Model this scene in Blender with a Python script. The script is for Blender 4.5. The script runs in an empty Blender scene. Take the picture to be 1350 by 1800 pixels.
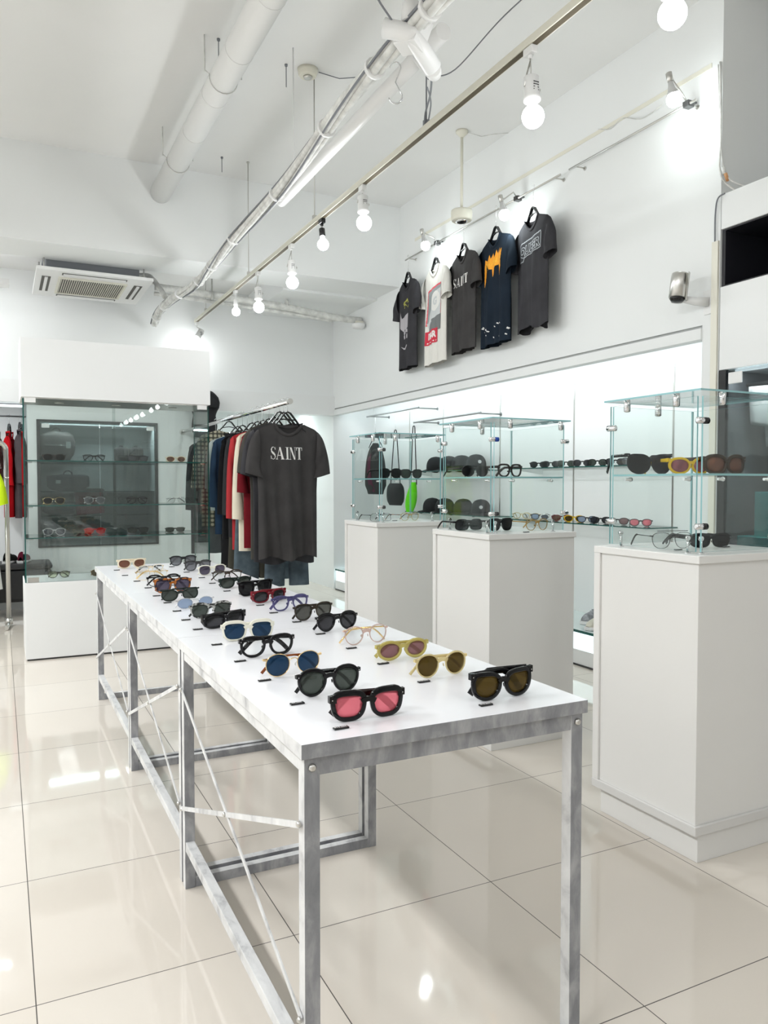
import bpy, bmesh, math, random
import numpy as np
from mathutils import Vector, Matrix
random.seed(7)
PI = math.pi
S = bpy.context.scene
COL = S.collection
# ------------------------------------------------------------------ camera
F_PX = 1361.8; YAW = math.radians(26.354); PITCH = math.radians(-2.0557); H = 1.21
_f0 = Vector((math.sin(YAW), math.cos(YAW), 0)); CR = Vector((math.cos(YAW), -math.sin(YAW), 0)); _u0 = Vector((0, 0, 1))
CF = _f0*math.cos(PITCH) + _u0*math.sin(PITCH); CU = _u0*math.cos(PITCH) - _f0*math.sin(PITCH)
C0 = Vector((0, 0, H))
cam = bpy.data.cameras.new('camera'); cam.sensor_fit = 'VERTICAL'; cam.sensor_height = 36; cam.lens = 36*F_PX/1800
cam.clip_start = .02; cam.clip_end = 60
camo = bpy.data.objects.new('camera', cam); COL.objects.link(camo)
camo.matrix_world = Matrix(((CR.x, CU.x, -CF.x, 0), (CR.y, CU.y, -CF.y, 0), (CR.z, CU.z, -CF.z, H), (0, 0, 0, 1)))
S.camera = camo
# ------------------------------------------------------------------ world, exposure, fill lamps
w = bpy.data.worlds.new('world'); S.world = w; w.use_nodes = True
w.node_tree.nodes['Background'].inputs[0].default_value = (.9, .95, 1, 1); w.node_tree.nodes['Background'].inputs[1].default_value = .3
S.view_settings.view_transform = 'Standard'; S.view_settings.look = 'None'; S.view_settings.gamma = 1
S.view_settings.use_curve_mapping = False
EXPOSURE = -.10
S.view_settings.exposure = EXPOSURE
P_BULB = 6.2; P_WALLBULB = 2.6; P_TUBE = 64; P_LED = 2.6
def area(name, loc, rot, sx, sy, power, col=(.97, .985, 1)):
    l = bpy.data.lights.new(name, 'AREA'); l.shape = 'RECTANGLE'; l.size = sx; l.size_y = sy; l.energy = power; l.color = col
    o = bpy.data.objects.new(name, l); o.location = loc; o.rotation_euler = rot; COL.objects.link(o); return o
TUBES = [(-1.6, .6), (-1.6, 3.2), (-1.6, 5.6), (.9, -1.3), (2.6, -1.0), (-1.0, -4.2)]
for (x, y) in TUBES:
    area('ceiling_tube_light', (x, y, 3.17), (0, 0, 0), .26, 1.5, P_TUBE*(1.35 if y > 5 else 1) if x < 0 else P_TUBE*.19, (.95, .975, 1))
def point(name, loc, power, r=.045, col=(.97, .99, 1)):
    l = bpy.data.lights.new(name, 'POINT'); l.energy = power; l.shadow_soft_size = r; l.color = col
    o = bpy.data.objects.new(name, l); o.location = loc; COL.objects.link(o); return o
# ------------------------------------------------------------------ pixel to place (on a known plane)
def ray(x, y): return CF*F_PX + CR*(x-675) - CU*(y-900)
def atz(x, y, v): d = ray(x, y); return C0 + d*((v-H)/d.z)
def atx(x, y, v): d = ray(x, y); return C0 + d*(v/d.x)
def aty(x, y, v): d = ray(x, y); return C0 + d*(v/d.y)
# ------------------------------------------------------------------ materials
def newmat(name):
    m = bpy.data.materials.new(name); m.use_nodes = True; nt = m.node_tree
    return m, nt, nt.nodes['Principled BSDF']
def pm(name, col, rough=.5, metal=0, noise=0, nscale=30, spec=.5, coat=0, bump=0, bscale=200):
    m, nt, b = newmat(name)
    c = tuple(col)+(1,)
    b.inputs['Base Color'].default_value = c; b.inputs['Roughness'].default_value = rough; b.inputs['Metallic'].default_value = metal
    b.inputs['Specular IOR Level'].default_value = spec; b.inputs['Coat Weight'].default_value = coat; b.inputs['Coat Roughness'].default_value = .05
    if noise or bump:
        tc = nt.nodes.new('ShaderNodeTexCoord')
    if noise:
        n = nt.nodes.new('ShaderNodeTexNoise'); n.inputs['Scale'].default_value = nscale; n.inputs['Detail'].default_value = 4
        nt.links.new(tc.outputs['Object'], n.inputs['Vector'])
        r = nt.nodes.new('ShaderNodeMapRange'); r.inputs[1].default_value = .3; r.inputs[2].default_value = .7
        r.inputs[3].default_value = 1-noise; r.inputs[4].default_value = 1+noise*.4
        nt.links.new(n.outputs['Fac'], r.inputs[0])
        v = nt.nodes.new('ShaderNodeVectorMath'); v.operation = 'SCALE'; v.inputs[0].default_value = col
        nt.links.new(r.outputs[0], v.inputs['Scale']); nt.links.new(v.outputs[0], b.inputs['Base Color'])
    if bump:
        n = nt.nodes.new('ShaderNodeTexNoise'); n.inputs['Scale'].default_value = bscale; n.inputs['Detail'].default_value = 3
        nt.links.new(tc.outputs['Object'], n.inputs['Vector'])
        bp = nt.nodes.new('ShaderNodeBump'); bp.inputs['Strength'].default_value = bump; bp.inputs['Distance'].default_value = .004
        nt.links.new(n.outputs['Fac'], bp.inputs['Height']); nt.links.new(bp.outputs[0], b.inputs['Normal'])
    return m
def emis(name, col, s):
    m, nt, b = newmat(name); b.inputs['Base Color'].default_value = tuple(col)+(1,)
    b.inputs['Emission Color'].default_value = tuple(col)+(1,); b.inputs['Emission Strength'].default_value = s; return m
def glassmat(name, tint, diff=0, dcol=None, rough=.0, ior=1.45):
    m, nt, b = newmat(name); nt.nodes.remove(b); out = nt.nodes['Material Output']
    t = nt.nodes.new('ShaderNodeBsdfTransparent'); t.inputs[0].default_value = tuple(tint)+(1,)
    last = t.outputs[0]
    if diff:
        d = nt.nodes.new('ShaderNodeBsdfDiffuse'); d.inputs[0].default_value = tuple(dcol or tint)+(1,)
        mx = nt.nodes.new('ShaderNodeMixShader'); mx.inputs[0].default_value = diff
        nt.links.new(last, mx.inputs[1]); nt.links.new(d.outputs[0], mx.inputs[2]); last = mx.outputs[0]
    g = nt.nodes.new('ShaderNodeBsdfGlossy'); g.inputs['Roughness'].default_value = rough
    lw = nt.nodes.new('ShaderNodeLayerWeight'); lw.inputs[0].default_value = .5; f0 = ((ior-1)/(ior+1))**2
    pw = nt.nodes.new('ShaderNodeMath'); pw.operation = 'POWER'; pw.inputs[1].default_value = 5; nt.links.new(lw.outputs['Facing'], pw.inputs[0])
    fr = nt.nodes.new('ShaderNodeMath'); fr.operation = 'MULTIPLY_ADD'; fr.inputs[1].default_value = 1-f0; fr.inputs[2].default_value = f0; nt.links.new(pw.outputs[0], fr.inputs[0])
    mx = nt.nodes.new('ShaderNodeMixShader'); nt.links.new(fr.outputs[0], mx.inputs[0]); nt.links.new(last, mx.inputs[1]); nt.links.new(g.outputs[0], mx.inputs[2])
    nt.links.new(mx.outputs[0], out.inputs['Surface']); return m
WALL = (.80, .815, .80)
M = {}
M['wall'] = pm('wall paint', (.86, .875, .87), .75, noise=.02, nscale=1.2, spec=.3)
M['ceil'] = pm('ceiling paint', (.80, .80, .785), .85, noise=.035, nscale=1.0, spec=.2)
M['panel'] = pm('white panel', (.84, .85, .845), .35, spec=.4)
M['cream'] = pm('cream trim', (.80, .78, .68), .5)
M['groove'] = pm('grey groove', (.42, .43, .42), .7)
M['lam'] = pm('white laminate', (.80, .79, .765), .32, noise=.015, nscale=2)
M['lamedge'] = pm('laminate edge', (.70, .69, .67), .4)
M['tabletop'] = pm('table top', (.90, .90, .925), .22, noise=.01, nscale=3)
M['chrome'] = pm('chrome', (.78, .78, .79), .12, 1)
M['steel'] = pm('brushed steel', (.62, .61, .58), .3, 1)
M['greymetal'] = pm('grey satin metal', (.30, .31, .31), .35, .6)
M['darkmetal'] = pm('dark metal', (.10, .10, .10), .3, .8)
M['black'] = pm('black plastic', (.008, .008, .009), .25)
M['blackmat'] = pm('black fabric', (.010, .010, .012), .85, bump=.3)
M['white'] = pm('white plastic', (.82, .82, .81), .4)
M['whitecable'] = pm('white painted cable', (.74, .74, .71), .6, noise=.25, nscale=18)
M['greycable'] = pm('grey cable', (.20, .21, .23), .6)
M['ivory'] = pm('ivory plastic', (.74, .72, .62), .5)
M['darkslot'] = pm('dark slot', (.05, .05, .05), .7)
M['grille'] = pm('grey grille', (.10, .095, .085), .7)
M['glass'] = glassmat('clear pane', (.965, .985, .98), ior=1.36)
M['glassedge'] = pm('pane edge cyan', (.30, .55, .57), .15)
M['caseglass'] = glassmat('case pane', (.93, .957, .95), ior=1.6)
M['caseedge'] = pm('pane edge green', (.012, .10, .085), .12)
M['darkglass'] = glassmat('smoked pane', (.58, .60, .61), .03, (.10, .11, .115), ior=1.5)
M['greyglass'] = glassmat('grey pane', (.70, .74, .74), .06, (.25, .28, .28), ior=1.8)
M['bulb'] = emis('lamp glass lit', (.96, 1, 1), 14)
M['tube'] = emis('tube lit', (1, .99, .97), 6)
M['glow'] = emis('glowing panel', (.80, .97, 1), 1.15)
M['led'] = emis('led strip', (.88, .98, 1), 1.6)
M['darkin'] = pm('dark cabinet inside', (.055, .057, .062), .6)
M['darkback'] = pm('grey cabinet back', (.10, .105, .11), .6)
M['paleback'] = pm('pale cabinet back', (.60, .63, .63), .6)
M['blackhole'] = pm('near black laminate', (.012, .012, .017), .5)
M['bench'] = pm('black vinyl', (.012, .012, .014), .4)
# painted metal: scraped paint, in a lit and a shaded tone
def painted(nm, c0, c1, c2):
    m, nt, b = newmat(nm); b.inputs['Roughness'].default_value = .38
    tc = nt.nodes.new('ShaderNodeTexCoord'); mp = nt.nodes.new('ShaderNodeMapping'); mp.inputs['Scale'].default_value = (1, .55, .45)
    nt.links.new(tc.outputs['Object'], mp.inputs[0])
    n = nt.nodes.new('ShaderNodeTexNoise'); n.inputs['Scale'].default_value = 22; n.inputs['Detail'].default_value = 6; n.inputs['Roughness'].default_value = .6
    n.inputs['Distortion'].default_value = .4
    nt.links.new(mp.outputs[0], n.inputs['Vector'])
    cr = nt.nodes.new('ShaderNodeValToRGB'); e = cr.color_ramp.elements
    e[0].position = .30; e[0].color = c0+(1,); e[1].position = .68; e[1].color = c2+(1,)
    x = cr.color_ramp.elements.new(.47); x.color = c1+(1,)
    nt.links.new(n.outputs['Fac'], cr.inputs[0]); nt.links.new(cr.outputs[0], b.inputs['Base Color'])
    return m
M['painted'] = painted('scraped metal shaded sides', (.20, .205, .22), (.27, .275, .29), (.44, .44, .45))
M['paintlit'] = painted('white painted metal', (.40, .40, .41), (.66, .66, .66), (.78, .78, .775))
PM = [M['painted'], M['paintlit']]; PF = [0, 1, 0, 0, 1, 0]  # top and left faces take the lit tone, light direction put into the colour
def tiles():
    m, nt, b = newmat('glossy cream floor tiles')
    g = nt.nodes.new('ShaderNodeNewGeometry'); sp = nt.nodes.new('ShaderNodeSeparateXYZ'); nt.links.new(g.outputs['Position'], sp.inputs[0])
    def mth(op, a, bb=None):
        n = nt.nodes.new('ShaderNodeMath'); n.operation = op
        for i, v in enumerate((a, bb)):
            if v is None: continue
            if isinstance(v, (int, float)): n.inputs[i].default_value = v
            else: nt.links.new(v, n.inputs[i])
        return n.outputs[0]
    ds = []; cells = []
    for o, off, s in ((0, .056, .632), (1, 1.304, .6285)):
        q = mth('DIVIDE', mth('SUBTRACT', sp.outputs[o], off), s)
        fr = mth('FRACT', mth('ADD', q, 100.5)); ds.append(mth('MULTIPLY', mth('ABSOLUTE', mth('SUBTRACT', fr, .5)), s))
        cells.append(mth('FLOOR', mth('ADD', q, 100)))
    d = mth('MINIMUM', ds[0], ds[1]); line = mth('LESS_THAN', d, .00135)
    cb = nt.nodes.new('ShaderNodeCombineXYZ'); nt.links.new(cells[0], cb.inputs[0]); nt.links.new(cells[1], cb.inputs[1])
    wn = nt.nodes.new('ShaderNodeTexWhiteNoise'); nt.links.new(cb.outputs[0], wn.inputs['Vector'])
    n = nt.nodes.new('ShaderNodeTexNoise'); n.inputs['Scale'].default_value = 1.6; n.inputs['Detail'].default_value = 3; nt.links.new(g.outputs['Position'], n.inputs['Vector'])
    f = mth('ADD', mth('MULTIPLY', wn.outputs['Value'], .35), mth('MULTIPLY', n.outputs['Fac'], .65))
    mx = nt.nodes.new('ShaderNodeMix'); mx.data_type = 'RGBA'; nt.links.new(f, mx.inputs[0])
    mx.inputs[6].default_value = (.70, .635, .555, 1); mx.inputs[7].default_value = (.77, .715, .64, 1)
    m2 = nt.nodes.new('ShaderNodeMix'); m2.data_type = 'RGBA'; nt.links.new(line, m2.inputs[0]); nt.links.new(mx.outputs[2], m2.inputs[6]); m2.inputs[7].default_value = (.07, .06, .05, 1)
    nt.links.new(m2.outputs[2], b.inputs['Base Color'])
    rr = nt.nodes.new('ShaderNodeMapRange'); rr.inputs[3].default_value = .05; rr.inputs[4].default_value = .6; nt.links.new(line, rr.inputs[0]); nt.links.new(rr.outputs[0], b.inputs['Roughness'])
    b.inputs['Specular IOR Level'].default_value = .75
    return m
M['floor'] = tiles()
def fabric(name, col, noise=.18, scale=9, rough=.9): 
    k = 'fab_'+name
    if k not in M: M[k] = pm(name+' cloth', col, rough, noise=noise, nscale=scale, bump=.25, bscale=350, spec=.15)
    return M[k]
def plaid():
    m, nt, b = newmat('plaid cloth'); b.inputs['Roughness'].default_value = .9
    tc = nt.nodes.new('ShaderNodeTexCoord'); outs = []
    for d in ('X', 'Z'):
        wv = nt.nodes.new('ShaderNodeTexWave'); wv.bands_direction = d; wv.inputs['Scale'].default_value = 9; nt.links.new(tc.outputs['Object'], wv.inputs[0]); outs.append(wv.outputs['Fac'])
    a = nt.nodes.new('ShaderNodeMath'); a.operation = 'MULTIPLY'; nt.links.new(outs[0], a.inputs[0]); nt.links.new(outs[1], a.inputs[1])
    cr = nt.nodes.new('ShaderNodeValToRGB'); cr.color_ramp.elements[0].color = (.05, .05, .04, 1); cr.color_ramp.elements[1].color = (.50, .46, .34, 1)
    cr.color_ramp.elements[1].position = .45
    nt.links.new(a.outputs[0], cr.inputs[0]); nt.links.new(cr.outputs[0], b.inputs['Base Color']); return m
M['plaid'] = plaid()
def tortoise(name, a, c, scale=60):
    m, nt, b = newmat(name); b.inputs['Roughness'].default_value = .12
    tc = nt.nodes.new('ShaderNodeTexCoord'); n = nt.nodes.new('ShaderNodeTexNoise'); n.inputs['Scale'].default_value = scale; n.inputs['Detail'].default_value = 1
    nt.links.new(tc.outputs['Object'], n.inputs['Vector']); cr = nt.nodes.new('ShaderNodeValToRGB')
    cr.color_ramp.elements[0].position = .46; cr.color_ramp.elements[0].color = tuple(a)+(1,); cr.color_ramp.elements[1].position = .58; cr.color_ramp.elements[1].color = tuple(c)+(1,)
    nt.links.new(n.outputs['Fac'], cr.inputs[0]); nt.links.new(cr.outputs[0], b.inputs['Base Color']); return m
M['tort'] = tortoise('tortoiseshell', (.015, .006, .004), (.38, .12, .02))
M['mottle'] = tortoise('grey mottled acetate', (.02, .02, .02), (.42, .42, .40), 90)
# ------------------------------------------------------------------ mesh builder
class MB:
    def __init__(s): s.v = []; s.f = []; s.m = []; s.sm = []
    def face(s, idx, mi=0, sm=False): s.f.append(tuple(idx)); s.m.append(mi); s.sm.append(sm)
    def box(s, x0, x1, y0, y1, z0, z1, mi=0, mats6=None):
        b = len(s.v)
        if x0 > x1: x0, x1 = x1, x0
        if y0 > y1: y0, y1 = y1, y0
        if z0 > z1: z0, z1 = z1, z0
        s.v += [(x, y, z) for z in (z0, z1) for y in (y0, y1) for x in (x0, x1)]
        fs = [(0, 2, 3, 1), (4, 5, 7, 6), (0, 1, 5, 4), (2, 6, 7, 3), (0, 4, 6, 2), (1, 3, 7, 5)]  # -z +z -y +y -x +x
        for k, q in enumerate(fs): s.face([b+i for i in q], mats6[k] if mats6 else mi)
        return s
    def hexa(s, pts, mi=0):
        b = len(s.v); s.v += [tuple(p) for p in pts]
        for q in [(0, 2, 3, 1), (4, 5, 7, 6), (0, 1, 5, 4), (2, 6, 7, 3), (0, 4, 6, 2), (1, 3, 7, 5)]: s.face([b+i for i in q], mi)
        return s
    def beam(s, p, q, wx, wz, mi=0, up=(0, 0, 1)):
        p = Vector(p); q = Vector(q); d = (q-p).normalized(); u = Vector(up)
        a = d.cross(u)
        if a.length < 1e-4: a = d.cross(Vector((1, 0, 0)))
        a.normalize(); c = a.cross(d).normalized()
        pts = []
        for e in (p, q):
            for j in (-1, 1):
                for i in (-1, 1): pts.append(e + a*(i*wx/2) + c*(j*wz/2))
        return s.hexa(pts, mi)
    def sweep(s, path, prof, mi=0, closed=False, sm=True, up=None, scales=None, caps=True):
        """sweep a closed profile [(a,b)] along path"""
        P = [Vector(p) for p in path]; n = len(P); k = len(prof); b = len(s.v); ref = None
        for i, p in enumerate(P):
            if closed: t = P[(i+1) % n]-P[i-1]
            else: t = P[min(i+1, n-1)]-P[max(i-1, 0)]
            t = t.normalized()
            if up is not None: u = Vector(up); a = t.cross(u)
            else:
                if ref is None:
                    ref = Vector((0, 0, 1)) if abs(t.z) < .9 else Vector((1, 0, 0))
                a = t.cross(ref)
            if a.length < 1e-6: a = t.cross(Vector((.3, .9, .1)))
            a.normalize(); c = a.cross(t).normalized()
            if up is None: ref = c
            sc = scales[i] if scales else 1
            if not isinstance(sc, tuple): sc = (sc, sc)
            for (x, y) in prof: s.v.append(tuple(p + a*x*sc[0] + c*y*sc[1]))
        for i in range(n if closed else n-1):
            j = (i+1) % n
            for q in range(k):
                r = (q+1) % k; s.face((b+i*k+q, b+i*k+r, b+j*k+r, b+j*k+q), mi, sm)
        if not closed and caps:
            s.face([b+q for q in range(k)][::-1], mi); s.face([b+(n-1)*k+q for q in range(k)], mi)
        return s
    def tube(s, path, r, n=8, mi=0, closed=False, scales=None):
        return s.sweep(path, [(r*math.cos(2*PI*i/n), r*math.sin(2*PI*i/n)) for i in range(n)], mi, closed, True, None, scales)
    def lathe(s, prof, origin=(0, 0, 0), axis=(0, 0, 1), n=20, mi=0):
        """prof: [(radius, along)]"""
        o = Vector(origin); z = Vector(axis).normalized(); x = z.cross(Vector((0, 0, 1)))
        if x.length < 1e-4: x = Vector((1, 0, 0))
        x.normalize(); y = z.cross(x); b = len(s.v)
        for (r, h) in prof:
            for i in range(n):
                a = 2*PI*i/n; s.v.append(tuple(o+z*h+x*(r*math.cos(a))+y*(r*math.sin(a))))
        for j in range(len(prof)-1):
            for i in range(n):
                k = (i+1) % n; s.face((b+j*n+i, b+j*n+k, b+(j+1)*n+k, b+(j+1)*n+i), mi, True)
        s.face([b+i for i in range(n)][::-1], mi); s.face([b+(len(prof)-1)*n+i for i in range(n)], mi)
        return s
    def grid(s, fn, nu, nv, mi=0, sm=True, flip=False, closeu=False):
        b = len(s.v)
        for j in range(nv+1):
            for i in range(nu+(0 if closeu else 1)): s.v.append(tuple(fn(i/nu, j/nv)))
        w_ = nu+(0 if closeu else 1)
        for j in range(nv):
            for i in range(nu):
                k = (i+1) % w_ if closeu else i+1
                q = (b+j*w_+i, b+j*w_+k, b+(j+1)*w_+k, b+(j+1)*w_+i)
                s.face(q[::-1] if flip else q, mi, sm)
        return s
    def build(s, name, mats, parent=None, loc=None, rot=None, bevel=0, solid=0):
        me = bpy.data.meshes.new(name); me.from_pydata(s.v, [], s.f)
        if not isinstance(mats, (list, tuple)): mats = [mats]
        for m in mats: me.materials.append(m)
        me.polygons.foreach_set('material_index', s.m); me.polygons.foreach_set('use_smooth', s.sm); me.update()
        bm = bmesh.new(); bm.from_mesh(me); bmesh.ops.recalc_face_normals(bm, faces=bm.faces); bm.to_mesh(me); bm.free()
        o = bpy.data.objects.new(name, me); COL.objects.link(o)
        if parent: o.parent = parent
        if loc is not None: o.location = loc
        if rot is not None: o.rotation_euler = rot
        if bevel:
            b = o.modifiers.new('bevel', 'BEVEL'); b.width = bevel; b.segments = 2; b.limit_method = 'ANGLE'
        if solid:
            b = o.modifiers.new('thickness', 'SOLIDIFY'); b.thickness = solid; b.offset = 0
        return o
def thing(name, label, cat, loc=(0, 0, 0), rz=0, group=None, rot=None):
    o = bpy.data.objects.new(name, None); o.empty_display_size = .05; COL.objects.link(o); o.location = loc
    o.rotation_euler = rot if rot else (0, 0, rz)
    return tag(o, label, cat, group)
def tag(o, label, cat, group=None):
    o['label'] = label; o['category'] = cat
    if group: o['group'] = group
    return o
def struct(name, mb, m, bevel=0):
    o = mb.build(name, m, bevel=bevel); o['kind'] = 'structure'; return o
def ell(rx, ry, n=12): return [(rx*math.cos(2*PI*i/n), ry*math.sin(2*PI*i/n)) for i in range(n)]
def arcpts(c, r, a0, a1, n, plane='xz'):
    out = []
    for i in range(n+1):
        a = a0+(a1-a0)*i/n; q = (r*math.cos(a), r*math.sin(a))
        out.append(Vector((c[0]+q[0], c[1], c[2]+q[1])) if plane == 'xz' else (Vector((c[0], c[1]+q[0], c[2]+q[1])) if plane == 'yz' else Vector((c[0]+q[0], c[1]+q[1], c[2]))))
    return out
# ------------------------------------------------------------------ the room
W = 3.44; YB = 8.25; CZ = 3.83; BK = 3.95
XL = -3.2; YF = -8.6
struct('floor', MB().box(XL, 4.1, YF, 10.5, -.05, 0), M['floor'])
struct('ceiling', MB().box(XL, 4.1, YF, 6.62, CZ, CZ+.1), M['ceil']); struct('ceiling', MB().box(XL, 4.1, 7.1, 10.5, 3.26, 3.36), M['ceil'])
struct('trim_1', MB().box(XL, W, 6.61, 7.1, 3.085, 4.0), M['wall'])                       # deep ceiling beam
struct('trim_2', MB().box(2.45, W, 7.1, YB, 3.06, 3.26), M['wall'])                        # lower slab behind the beam
struct('wall_left', MB().box(XL-.1, XL, YF, 10.5, 0, 4), M['wall'])
struct('wall_front', MB().box(XL, 4.1, YF-.1, YF, 0, 4), M['wall'])
for bb in ((W, 3.50, 2.93, YB, 2.075, CZ), (3.50, 4.1, 2.93, YB, 2.33, CZ), (W, 4.1, 2.93, 3.04, 0, 2.075), (3.50, 4.1, 2.93, 3.04, 2.075, 2.33), (BK, 4.1, 3.04, YB, 0, 2.33), (4.05, 4.15, YF, 2.93, 0, CZ), (W, 4.1, YB, 10.4, 0, CZ)):
    struct('wall_right', MB().box(*bb), M['wall'])
struct('trim_3', MB().box(W+.012, 3.50, 3.04, YB, 2.058, 2.075), M['groove'])
struct('trim_4', MB().box(W-.012, 3.50, 3.04, YB, 1.998, 2.058), M['wall'])
struct('trim_5', MB().box(W-.012, W-.001, 2.935, 2.975, 0, 2.50), M['cream'])
for bb in ((XL, W, YB, YB+.12, 2.21, 3.26), (.245, .335, YB, YB+.5, .0, 2.0), (1.46, 2.05, YB, YB+.5, 0, 2.0), (.335, 1.46, YB, YB+.5, 0, .60), (.335, 1.46, YB, YB+.5, 1.84, 2.0),
           (XL, .245, YB+.5, YB+.6, 0, 2.0), (1.95, 2.05, YB+.5, 10.4, 0, 2.2), (2.05, W, 10.4, 10.5, 0, 2.2), (2.05, W, YB+.12, 10.4, 2.2, 2.3)):
    struct('wall_back', MB().box(*bb), M['wall'])
struct('trim_6', MB().box(XL, W, YB-.04, YB+.12, 1.995, 2.21), M['panel'])
# recess back seams
for k, y in enumerate((7.35, 6.65, 5.67, 4.69, 3.71)):
    struct('trim_%d' % (7+k), MB().box(BK-.004, BK, y-.006, y+.006, .24, 1.99), M['steel'])
# the lit plinth along the recess
pl = thing('display_plinth', 'long low white plinth with a glowing front band along the right wall recess', 'plinth', (0, 0, 0))
MB().box(W, BK, 3.04, 8.2, 0, .107).build('base', M['panel'], pl)
MB().box(W-.004, W+.02, 3.04, 8.2, .0, .012).build('toe_strip', M['darkslot'], pl)
MB().box(W+.01, BK, 3.04, 8.2, .107, .222).build('glowing_band', M['glow'], pl)
MB().box(W-.004, BK, 3.04, 8.2, .222, .240, 0, [0, 0, 1, 1, 1, 1]).build('glass_top', [pm('frosted glass top', (.70, .80, .79), .1), M['caseedge']], pl)
pl2 = thing('display_plinth', 'low white plinth under the clothes rail in the back left corner', 'plinth', (0, 0, 0))
MB().box(XL, .24, YB, YB+.5, 0, .09).build('base', M['panel'], pl2)
MB().box(XL, .24, YB+.01, YB+.5, .09, .11).build('top', M['lamedge'], pl2)
# led strips (real lamps of the place)
lr = MB().box(3.501, 3.525, 3.1, 8.15, 2.03, 2.06).build('light_strip', M['led']); tag(lr, 'white light strip hidden under the soffit of the right wall recess', 'lamp')
area('recess_strip_light', (3.54, 5.6, 2.07), (0, math.radians(-62), 0), .05, 5.0, P_LED*4.6, (.86, .97, 1))
ll = MB().box(XL+.1, .2, YB+.1, YB+.14, 1.96, 1.98).build('light_strip', M['led']); tag(ll, 'light strip above the clothes rail in the back left recess', 'lamp')
area('left_recess_strip_light', (-.7, YB+.16, 1.94), (math.radians(20), 0, 0), 1.7, .05, P_LED*.45, (.80, .90, 1))
lb = MB().box(2.1, W-.05, 9.2, 9.25, 2.17, 2.198).build('light_strip', M['led']); tag(lb, 'light strip on the ceiling of the bright room behind the clothes rack', 'lamp')
area('back_room_strip_light', (2.75, 9.2, 2.12), (0, 0, 0), 1.1, .1, 16, (.86, .98, .97))
# fluorescent fittings out of frame
area('back_fill_light', (-.55, 7.55, 2.9), (math.radians(18), math.radians(-18), 0), 1.2, .12, 11, (.95, .975, 1))  # added fill, with the unseen fitting below, to brighten back wall and fascia
t = thing('ceiling_light', 'added unseen fill light fitting left of the air conditioner', 'lamp', (-.55, 7.55, 2.93))
MB().box(-.65, .65, -.07, .07, 0, .05).build('housing', M['white'], t)
for x in (-.5, .5): MB().tube([(x, 0, .05), (x, 0, .33)], .004, 6).build('rod', M['steel'], t)
for i, (x, y) in enumerate(TUBES):
    t = thing('ceiling_light', ['fluorescent ceiling fitting left of the tables, nearest the entrance', 'fluorescent ceiling fitting left of the middle of the tables', 'fluorescent ceiling fitting left of the glass display case',
        'fluorescent ceiling fitting behind the near end of the tables', 'fluorescent ceiling fitting near the entrance on the right', 'fluorescent ceiling fitting farthest behind the camera'][i], 'lamp', (x, y, 3.2))
    MB().box(-.16, .16, -.8, .8, 0, .06).build('housing', M['white'], t)
    for sx in (-.08, .08): MB().tube([(sx, -.75, -.012), (sx, .75, -.012)], .013, 8).build('tube', M['tube'], t)
    for sy in (-.6, .6): MB().tube([(0, sy, .06), (0, sy, .63)], .004, 6).build('rod', M['steel'], t)
# ------------------------------------------------------------------ built-in cabinet at the right edge
cb = thing('wall_cabinet', 'built-in cabinet at the right edge with black open shelf and smoked glass door', 'cabinet', (0, 0, 0))
MB().box(W-.002, 4.04, .9, 2.925, 2.555, 2.737).build('top_panel', M['panel'], cb, bevel=.002)
q = MB(); q.box(4.0, 4.04, .9, 2.925, 2.253, 2.555); q.box(W+.01, 4.0, 2.905, 2.925, 2.253, 2.555); q.box(W+.01, 4.0, .9, 2.905, 2.253, 2.262); q.box(W+.01, 4.0, .9, 2.905, 2.547, 2.555)
q.build('open_shelf', M['blackhole'], cb)
MB().box(W-.002, 4.04, .9, 2.925, 1.815, 2.253).build('middle_panel', M['panel'], cb, bevel=.002)
q = MB(); q.box(4.0, 4.04, .9, 2.925, .1, 1.815); q.box(W+.01, 4.0, 2.905, 2.925, .1, 1.815); q.box(W+.03, 4.0, .9, 2.905, .86, .88)
q.build('interior', M['darkback'], cb)
MB().box(W-.002, 4.04, .9, 2.925, 0, .1).build('kick_panel', M['panel'], cb)
for (a, b_) in ((2.88, 2.924), (1.93, 1.95)): MB().box(W-.004, W+.02, a, b_, .1, 1.812).build('door_frame', M['black'], cb)
dr = MB().box(W+.004, W+.010, .9, 2.88, .1, 1.812).build('door', M['darkglass'], cb)
MB().box(W-.004, W+.003, 2.78, 2.865, 1.735, 1.795).build('hinge_plate', M['white'], dr, bevel=.006)
MB().box(3.47, 3.50, 1.0, 2.85, 1.80, 1.812).build('light_strip', M['led'], cb)  # added strip and area light, there to brighten the garment and boxes
area('right_cabinet_fill_light', (3.49, 2.2, 1.79), (0, math.radians(-20), 0), .04, 1.4, 12, (.9, .97, 1))
# things inside it
bx = [(3.53, 3.80, 2.20, 2.87, .882, .935, 'long flat turquoise box lying under the tall one, behind the smoked door'), (3.56, 3.80, 2.3, 2.79, .936, 1.17, 'tall turquoise box standing on the flat one, behind the smoked door')]
for (a, b_, c, d, e, f, lab) in bx: tag(MB().box(a, b_, c, d, e, f).build('gift_box', pm('turquoise card', (.06, .62, .56), .5), bevel=.003), lab, 'box', 'turquoise boxes')
g = MB()
def drape(u, v): return (3.59+.03*math.sin(u*9)+.02*v, 2.86-u*.75, 1.73-v*.20-.03*math.sin(u*3)*v - .07*u*v)
g.grid(drape, 24, 10); g.grid(lambda u, v: (3.64+.02*v, 2.80-u*.7, 1.56-v*.12-.03*math.cos(u*4)*v), 20, 6)
tag(g.build('folded_garment', fabric('pale grey', (.72, .72, .68)), solid=.01), 'pale garment hanging over a rail behind the smoked cabinet door', 'clothing')
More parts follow.
